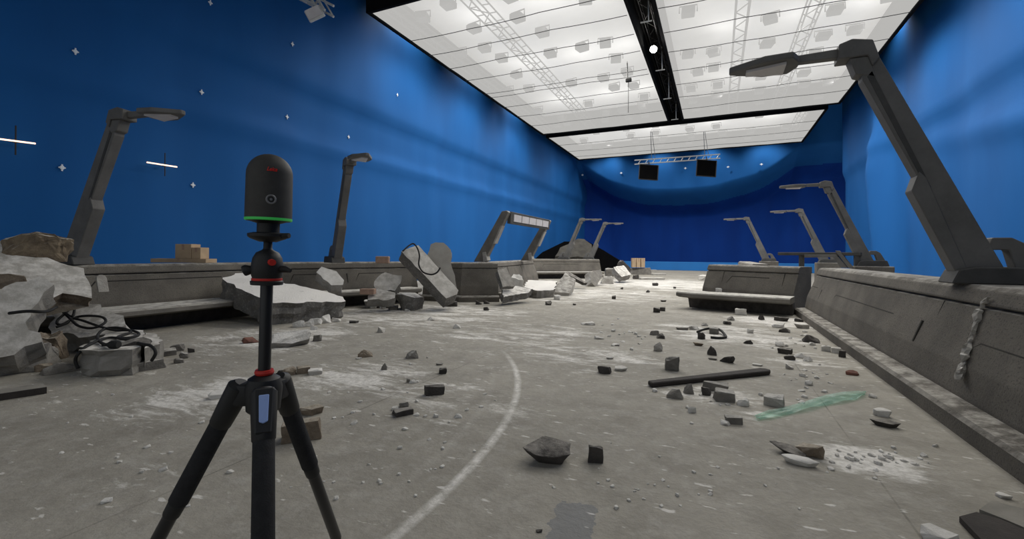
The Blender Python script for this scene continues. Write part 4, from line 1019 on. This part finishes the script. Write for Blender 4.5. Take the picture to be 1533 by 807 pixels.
# far dark mound with black cloth at the left back corner
o = slab('debris_mound', P3([(832, 384, 34), (838, 372, 35), (852, 364, 35.5), (866, 354, 36), (874, 358, 36), (886, 368, 35.5), (888, 384, 34)]), 2.2, M['mound'], M['mound'], .15, .5, 47, rough=.15)
tag(o, 'dark grey debris mound behind the two far left street lamps', 'mound')
bm = bmesh.new(); pts = P3([(790, 398, 38), (812, 378, 38), (845, 362, 39), (880, 362, 39.5), (905, 376, 40), (930, 393, 40.5)]); 
for i, q in enumerate(pts): pass
va = [bm.verts.new(q) for q in pts]; vb = [bm.verts.new(q + V((0, .8, -.2 if 0 < i < 5 else 0))) for i, q in enumerate(pts)]; vc = [bm.verts.new((q.x, q.y - .2, 0)) for q in pts]
for i in range(5): bm.faces.new((va[i], va[i + 1], vb[i + 1], vb[i])); bm.faces.new((vc[i], vc[i + 1], va[i + 1], va[i]))
o = link('black_drape', bm, M['black_matte']); sd = o.modifiers.new('thickness', 'SOLIDIFY'); sd.thickness = .03
tag(o, 'black cloth heaped behind the dark mound at the far left corner', 'cloth')

# ------------------------------------------------------------------ loose things on the floor
a, b_ = G(976, 581), G(1157, 561); d_ = b_ - a; L = d_.length; d_.normalize(); w = V((-d_.y, d_.x, 0))
bm = bmesh.new(); prism(bm, [(0, 0), (L - .06, -.01), (L, .03), (L, .10), (L - .05, .14), (.02, .10)], (0, 0, .004), d_, w, ZZ, 0, .05, .01)
o = link('plank', bm, M['plank']); o.location = (a.x, a.y, 0); tag(o, 'long black plank with rounded end lying on the floor, right', 'plank')
# black wire loop
pts = [G(x, y, z) for x, y, z in ((1044, 497, .02), (1055, 493, .05), (1068, 491.5, .07), (1078, 494, .06), (1085, 501, .03), (1086, 505, .02), (1076, 506, .02), (1064, 505, .02))]
cable('wire_loop', 'black bent wire loop lying on the floor before the right bench', pts, .022, cat='wire')
# green translucent sheeting
bm = bmesh.new(); top_e = [(1128, 627), (1150, 617), (1180, 611), (1205, 603), (1235, 594), (1262, 590), (1285, 588), (1297, 589)]; bot_e = [(1137, 630), (1155, 628), (1182, 622), (1212, 615), (1240, 608), (1262, 604), (1282, 600), (1294, 594)]
rn = random.Random(8); rows = []
for (xa, ya), (xb, yb) in zip(top_e, bot_e):
    A, B = G(xa, ya), G(xb, yb); rows.append([bm.verts.new(A.lerp(B, t) + V((0, 0, .006 + rn.uniform(0, .03)))) for t in (0, .25, .5, .75, 1)])
for a, b_ in zip(rows, rows[1:]):
    for j in range(4): bm.faces.new((a[j], a[j + 1], b_[j + 1], b_[j]))
bmesh.ops.subdivide_edges(bm, edges=bm.edges[:], cuts=2, use_grid_fill=True, smooth=.3)
o = link('plastic_strip', bm, M['plastic'], None, True); tag(o, 'crumpled strip of translucent green sheeting on the floor, right', 'plastic strip')
# board at the bottom right corner
a = [G(*q) for q in ((1436, 783), (1462, 776), (1500, 788), (1560, 815), (1545, 840), (1480, 830))]
bm = bmesh.new(); b0 = [bm.verts.new((q.x, q.y, .004)) for q in a]; b1 = [bm.verts.new((q.x, q.y, .035)) for q in a]
bm.faces.new(b0[::-1]); bm.faces.new(b1)
for i in range(6): bm.faces.new((b0[i], b0[(i + 1) % 6], b1[(i + 1) % 6], b1[i]))
o = link('board', bm, M['plank']); tag(o, 'dark brown board piece lying at the bottom right corner', 'board')
a = [G(*q) for q in ((1466, 770), (1484, 757), (1545, 772), (1600, 800), (1590, 822), (1506, 786))]
bm = bmesh.new(); b0 = [bm.verts.new((q.x, q.y, .006)) for q in a]; b1 = [bm.verts.new((q.x, q.y, .028)) for q in a]
bm.faces.new(b0[::-1]); bm.faces.new(b1)
for i in range(6): bm.faces.new((b0[i], b0[(i + 1) % 6], b1[(i + 1) % 6], b1[i]))
o = link('board', bm, M['board']); tag(o, 'pale brown board behind the dark board, bottom right corner', 'board')
# crumbled strip of plaster down the right barrier face
def on_face(x, y):
    X = 2.1
    for _ in range(20):
        z = PX(x, y, X).z; X = 1.75 + (.265 + (z - .47) / .485 * .185 if z < .955 else .45)
    return PX(x, y, X - .008)
pts = [on_face(*q) for q in ((1482, 447), (1470, 462), (1462, 490), (1452, 520), (1444, 545), (1438, 568))]
bm = bmesh.new(); rn = random.Random(4)
tube(bm, [p + V((-.012, 0, 0)) for p in spline(pts, 5)], [.024 + rn.uniform(-.014, .016) for _ in range(26)], 7)
for v in bm.verts: v.co += V((.02 * noise.noise(v.co * 40), .045 * noise.noise(v.co * 22 + V((3, 1, 2))), .02 * noise.noise(v.co * 35)))
o = link('plaster_strip', bm, M['rock_pale']); tag(o, 'crumbly pale plaster strip running down the right barrier face', 'plaster')
for (x, y, h, lab) in ((152, 424, 18, 'small pale arched plate on the left barrier face'),):
    q = PX(x, y, -9.36); bm = bmesh.new(); k = 16 / F_PX * dep(q) / 2
    poly = [(-k * .8, -k * 1.8), (k * .8, -k * 1.8)] + [(k * .8 * math.cos(t * PI / 6), k * .8 + k * .8 * math.sin(t * PI / 6)) for t in range(7)]
    prism(bm, poly, (0, 0, 0), (0, 1, 0), (-.32, 0, .945), (.945, 0, .32), -.01, .03, .004); o = link('wall_plate', bm, M['rock_pale']); o.location = q; tag(o, lab, 'plate')
q = PX(519, 415, 0) if False else D(519, 412, 11.15)

# crumbs: a few shapes, many copies
crumbs = [rock_bm(900 + i, .05, .04, .022, 'chunk', .1) for i in range(4)]
crm = []
for i, bm in enumerate(crumbs):
    me = bpy.data.meshes.new('crumb'); bm.to_mesh(me); bm.free(); me.materials.append(M['rock_white']); crm.append(me)
rn = random.Random(77)
for (cx, cy, sx, sy, k, smin, smax, where) in ((1320, 690, 75, 18, 38, .35, 1.0, 'in the dust heap near the right kerb'), (940, 500, 50, 22, 22, .6, 1.7, 'in the centre of the floor left of the wire loop'),
                                               (600, 600, 90, 50, 30, .5, 1.3, 'around the black blocks, centre left'), (1000, 730, 190, 45, 34, .22, .6, 'between the large dark stone and bottom edge'),
                                               (1200, 570, 50, 25, 20, .6, 1.4, 'around the green sheeting'), (1190, 515, 35, 22, 14, .7, 1.8, 'near the end of the right kerb'), (1060, 600, 50, 20, 14, .5, 1.2, 'in front of the black plank'),
                                               (230, 680, 140, 70, 16, .5, 1.1, 'on the bare floor at lower left'), (560, 720, 110, 50, 16, .3, .7, 'around the swept dust arc')):
    for _ in range(k):
        x, y = rn.gauss(cx, sx * .6), rn.gauss(cy, sy * .6)
        if y > 815 or y < 470 or (y - 395) < .8 * (x - 1080): continue
        g = G(x, y)
        if g.x > 1.66: continue
        o = bpy.data.objects.new('crumb', rn.choice(crm)); COL.objects.link(o); s = rn.uniform(smin, smax)
        o.location = (g.x, g.y, 0); o.rotation_euler = (0, 0, rn.uniform(0, 6)); o.scale = (s, s * rn.uniform(.7, 1.3), s * rn.uniform(.6, 1.2))
        tag(o, 'tiny white plaster crumb ' + where, 'crumb', 'white crumbs ' + where)

# ------------------------------------------------------------------ tripod and scanner
TD = 1.06
pb = D(396, 500, TD); ORG = V((pb.x, pb.y, 0))
ROLL = Matrix.Rotation(math.radians(1.1), 4, FW)
zpx = lambda py: 1.4 - (py - 378) * TD / F_PX
piv = V((ORG.x, ORG.y, 1.1))
def stand(o):
    """tilt about the hub, as the head stands slightly out of plumb"""
    o.matrix_world = Matrix.Translation(piv) @ ROLL @ Matrix.Translation(-piv) @ Matrix.Translation(ORG) @ Matrix.Rotation(TH, 4, 'Z')
tri = empty('tripod', ORG, 0, 'black camera tripod carrying the scanner, left foreground', 'tripod')
tri.rotation_euler.z = TH
TL = Matrix.Rotation(math.radians(1.1), 4, 'Y')              # local: x right, y away from the camera
def tl(bm):
    for v in bm.verts:
        if v.co.z > .9: v.co = TL @ (v.co - V((0, 0, 1.1))) + V((0, 0, 1.1))
    return bm
HUB = 1.095
CAMD = V((.48, -.877, 0))
def tpart(name, mt, fn, parent=None, smooth=True, tilt=True):
    bm = bmesh.new(); fn(bm)
    o = link(name, tl(bm) if tilt else bm, M[mt], parent or tri, smooth)
    if smooth: o.data.polygons.foreach_set('use_smooth', [True] * len(o.data.polygons)); md = o.modifiers.new('split', 'EDGE_SPLIT'); md.split_angle = .7
    return o
tpart('center_column', 'tripod', lambda b: lathe(b, [(.0135, HUB - .05), (.0135, zpx(424))], 20))
tpart('collar', 'red', lambda b: lathe(b, [(.019, zpx(560)), (.021, zpx(557)), (.019, zpx(553))], 24))
def hub(b):
    lathe(b, [(.02, HUB - .075), (.036, HUB - .06), (.040, HUB - .01), (.034, HUB + .012), (.021, HUB + .02)], 20)
    for a in (180, 82, -61):
        a = math.radians(a); d = V((math.cos(a), math.sin(a), 0)); bbox(b, d * .045 + V((0, 0, HUB - .025)), (.05, .046, .05), Matrix.Rotation(a, 3, 'Z'), .008)
tpart('hub', 'black', hub)
for ang, out in ((180, .56), (83, .54), (-61.3, .55)):
    a = math.radians(ang); d = V((math.cos(a), math.sin(a), 0))
    top = d * .062 + V((0, 0, HUB - .02)); foot = d * (.062 + out)
    foot.z = 0.012; ax = (foot - top); L = ax.length; axn = ax.normalized()
    P = lambda t: top + axn * t
    lg = tpart('leg', 'foam', lambda b: tube(b, [P(.06), P(.065), P(.29), P(.295)], [.019, .0215, .0215, .019], 20), tilt=False)
    tpart('leg_casting', 'black', lambda b: tube(b, [P(-.025), P(-.015), P(.03), P(.085), P(.09)], [.016, .027, .026, .0235, .02], 16), lg, tilt=False)
    tpart('lower_tube', 'tripod', lambda b: tube(b, [P(.29), P(.62), P(.625), P(L - .06)], [.0155, .0155, .012, .012], 16), lg, tilt=False)
    tpart('clamp', 'black', lambda b: tube(b, [P(.285), P(.29), P(.325), P(.33)], [.018, .0195, .0185, .016], 16), lg, tilt=False)
    tpart('rubber_foot', 'rubber', lambda b: tube(b, [P(L - .06), P(L - .05), P(L - .006), P(L)], [.013, .017, .017, .012], 12), lg, tilt=False)
# pale blue release badge on the leg facing the camera
a = math.radians(-61.3); d = V((math.cos(a), math.sin(a), 0)); sdv = V((-d.y, d.x, 0))
top = d * .062 + V((0, 0, HUB - .02)); foot = d * .612; axn = (foot - top).normalized(); nb = axn.cross(sdv).normalized()
if nb.dot(d) < 0: nb = -nb
def badge(b):
    c = top + axn * .025 + nb * .024
    prism(b, [(-.030, -.010), (.026, -.0085), (.030, 0), (.026, .0085), (-.030, .010)], c, axn, sdv, nb, 0, .006, .0015)
tpart('badge_plate', 'black', lambda b: prism(b, [(-.045, -.02), (.05, -.016), (.05, .016), (-.045, .02)], top + axn * .025 + nb * .018, axn, sdv, nb, 0, .009, .003), None, False)['label'] = 'black latch plate'
tpart('badge', 'badge', badge, None, False)['label'] = 'pale blue badge on the leg latch'
# ball head
hd = tpart('ball_head', 'black', lambda b: (lathe(b, [(.034, zpx(426)), (.035, zpx(421)), (.031, zpx(419)), (.031, zpx(415)), (.033, zpx(412)), (.034, zpx(398)), (.031, zpx(386)), (.024, zpx(378)), (.012, zpx(374)), (.0095, zpx(372)), (.009, zpx(355))], 28)))
tpart('red_ring', 'red', lambda b: lathe(b, [(.0318, zpx(420)), (.0328, zpx(418)), (.0318, zpx(416))], 28), hd)
def knob(b):
    tube(b, [V((-.03, -.01, zpx(404))), V((-.042, -.014, zpx(405))), V((-.046, -.015, zpx(406)))], [.009, .013, .012], 12)
tpart('locking_knob', 'black', knob, hd)
tpart('release_button', 'red', lambda b: tube(b, [V((.020, -.022, zpx(392))), V((.030, -.033, zpx(392)))], [.008, .007], 12), hd)['label'] = 'round red release button'
tpart('friction_lever', 'black', lambda b: tube(b, [V((.026, 0, zpx(402))), V((.045, -.004, zpx(402))), V((.058, -.008, zpx(404)))], [.009, .008, .005], 10), hd)
tpart('quick_release_plate', 'black', lambda b: (lathe(b, [(.018, zpx(362)), (.038, zpx(357)), (.043, zpx(354)), (.043, zpx(350)), (.03, zpx(348))], 28), tube(b, [V((.035, -.01, zpx(353))), V((.056, -.014, zpx(352)))], [.007, .006], 8)), hd)
# scanner
zb = zpx(331); zt = zpx(231); H = zt - zb; Rr = .0495
sc = empty('laser_scanner', (0, 0, 0), 0, 'dark grey domed laser scanner with green ring on top of the tripod', 'scanner')
sb = TL @ V((0, 0, zpx(349) - 1.1)) + V((0, 0, 1.1))
tri_m = Matrix.Translation(ORG) @ Matrix.Rotation(TH, 4, 'Z')
sc.matrix_world = tri_m @ Matrix.Translation(sb) @ TL
z0 = zpx(349)
dome = [(Rr * .93, 0), (Rr, .004)] + [(Rr, .02), (Rr * .985, H - .048)] + [(Rr * .985 * math.cos(t), H - .048 + .048 * math.sin(t)) for t in [PI / 2 * i / 10 for i in range(1, 10)]] + [(0, H)]
def spart(name, mt, fn, smooth=True, parent=None):
    bm = bmesh.new(); fn(bm)
    o = link(name, bm, M[mt], parent or sc, smooth)
    if smooth: md = o.modifiers.new('split', 'EDGE_SPLIT'); md.split_angle = .7
    return o
dz = zb - z0
spart('adapter', 'black', lambda b: lathe(b, [(.024, -.002), (.024, dz * .8), (.042, dz)], 28))
shell = spart('shell', 'scanner', lambda b: lathe(b, [(r, z + dz) for r, z in dome], 48))
spart('led_ring', 'green_led', lambda b: lathe(b, [(Rr * .97, dz + .0005), (Rr * 1.012, dz + .002), (Rr * 1.012, dz + .0065), (Rr * .99, dz + .007)], 48))
fa = math.atan2(-.877, .48) + .07
fd = V((math.cos(fa), math.sin(fa), 0)); fs = V((-fd.y, fd.x, 0))
cz = zpx(301) - z0
def lensring(b):
    c = fd * (Rr * .992) + V((0, 0, cz))
    pts = [c + fs * .009 * math.cos(t) + ZZ * .009 * math.sin(t) for t in [2 * PI * i / 24 for i in range(25)]]
    tube(b, pts, .0022, 8, False)
spart('lens_ring', 'steel', lensring)
spart('lens', 'black', lambda b: tube(b, [fd * (Rr * .97) + V((0, 0, cz)), fd * (Rr * .998) + V((0, 0, cz)), fd * (Rr * 1.004) + V((0, 0, cz))], [.0075, .0072, .005], 20))
spart('lens_core', 'steel', lambda b: tube(b, [fd * (Rr * 1.0) + V((0, 0, cz)), fd * (Rr * 1.012) + V((0, 0, cz))], [.0032, .0026], 14))
# red wordmark wrapped on the dome
tcv = bpy.data.curves.new('wordmark', 'FONT'); tcv.body = 'Leica'; tcv.size = .0125; tcv.shear = .35; tcv.align_x = 'CENTER'; tcv.extrude = .0004; tcv.offset = .00025
to = bpy.data.objects.new('wordmark', tcv); COL.objects.link(to); bpy.context.view_layer.update()
me = bpy.data.meshes.new_from_object(to.evaluated_get(bpy.context.evaluated_depsgraph_get()))
bpy.data.objects.remove(to); bpy.data.curves.remove(tcv)
lz = zpx(260) - zb
for v in me.vertices:
    z = lz + v.co.y; k = (z - (H - .048)) / .048
    r = Rr * .985 * (math.sqrt(max(0, 1 - k * k)) if k > 0 else 1) + .0006 + v.co.z
    aa = fa + v.co.x * .82 / Rr; v.co = (r * math.cos(aa), r * math.sin(aa), z + dz)
me.materials.append(M['logo_red'])
wm = bpy.data.objects.new('wordmark', me); COL.objects.link(wm); wm.parent = sc; wm['label'] = 'red script wordmark'

# ------------------------------------------------------------------ light
KEY = 1000
w = bpy.data.worlds.new('world'); S.world = w; w.use_nodes = True
w.node_tree.nodes['Background'].inputs[0].default_value = (.9, .95, 1, 1); w.node_tree.nodes['Background'].inputs[1].default_value = .45
def spot(loc, target, power, ang, blend=.8, col=(1, .97, .92), r=.15):
    ld = bpy.data.lights.new('spot', 'SPOT'); ld.energy = power; ld.spot_size = math.radians(ang); ld.spot_blend = blend; ld.color = col; ld.shadow_soft_size = r
    o = bpy.data.objects.new('spot', ld); COL.objects.link(o); o.location = loc
    o.rotation_euler = (V(target) - V(loc)).to_track_quat('-Z', 'Y').to_euler(); return o
# spot lamps rigged in the slot between the softboxes and the side cloths
for y, p in ((18.0, 1700), (24.5, 900), (31.0, 1500)):
    spot((-13.55, y, 14.3), (-14.3, y + .3, 2), p * 1.1, 110, 1)
for y, p in ((15.5, 700), (21.0, 700), (29.0, 500)):
    spot((7.8, y, 14.3), (8.7, y + .3, 2), p * 1.0, 110, 1)
# the lamps above the cloths; near right rows added, out of view
for xs, ys, p in (((-11.3, -7.9, -5.2), (18, 24, 31), KEY), ((-.4, 3.2, 5.6), (6.5, 12, 18, 24, 31), KEY), ((-10, -5.8, -1.0, 3.4), (41.5,), KEY)):
    for x in xs:
        for y in ys:
            spot((x, y, ZS + .02), (x, y, 0), p * (.3 if y < 14 else 1), 165, .6, (1, .97, .91), .35)
            spot((x + .6, y + 1.4, ZS + .16), (x + .6, y + 1.4, 14), 45, 170, .5, (1, .98, .95), .2)  # upward spots added to light the reflector over the cloth
for x in (-10.5, -5.5, -.5, 4.0): spot((x, 47.6, 12.6), (x, 49.4, 5.0), 520, 130, 1)  # added spots that brighten the top of the back drape
S.view_settings.view_transform = 'Standard'; S.view_settings.look = 'None'
S.view_settings.exposure = 0.0; S.view_settings.gamma = 1; S.view_settings.use_curve_mapping = False
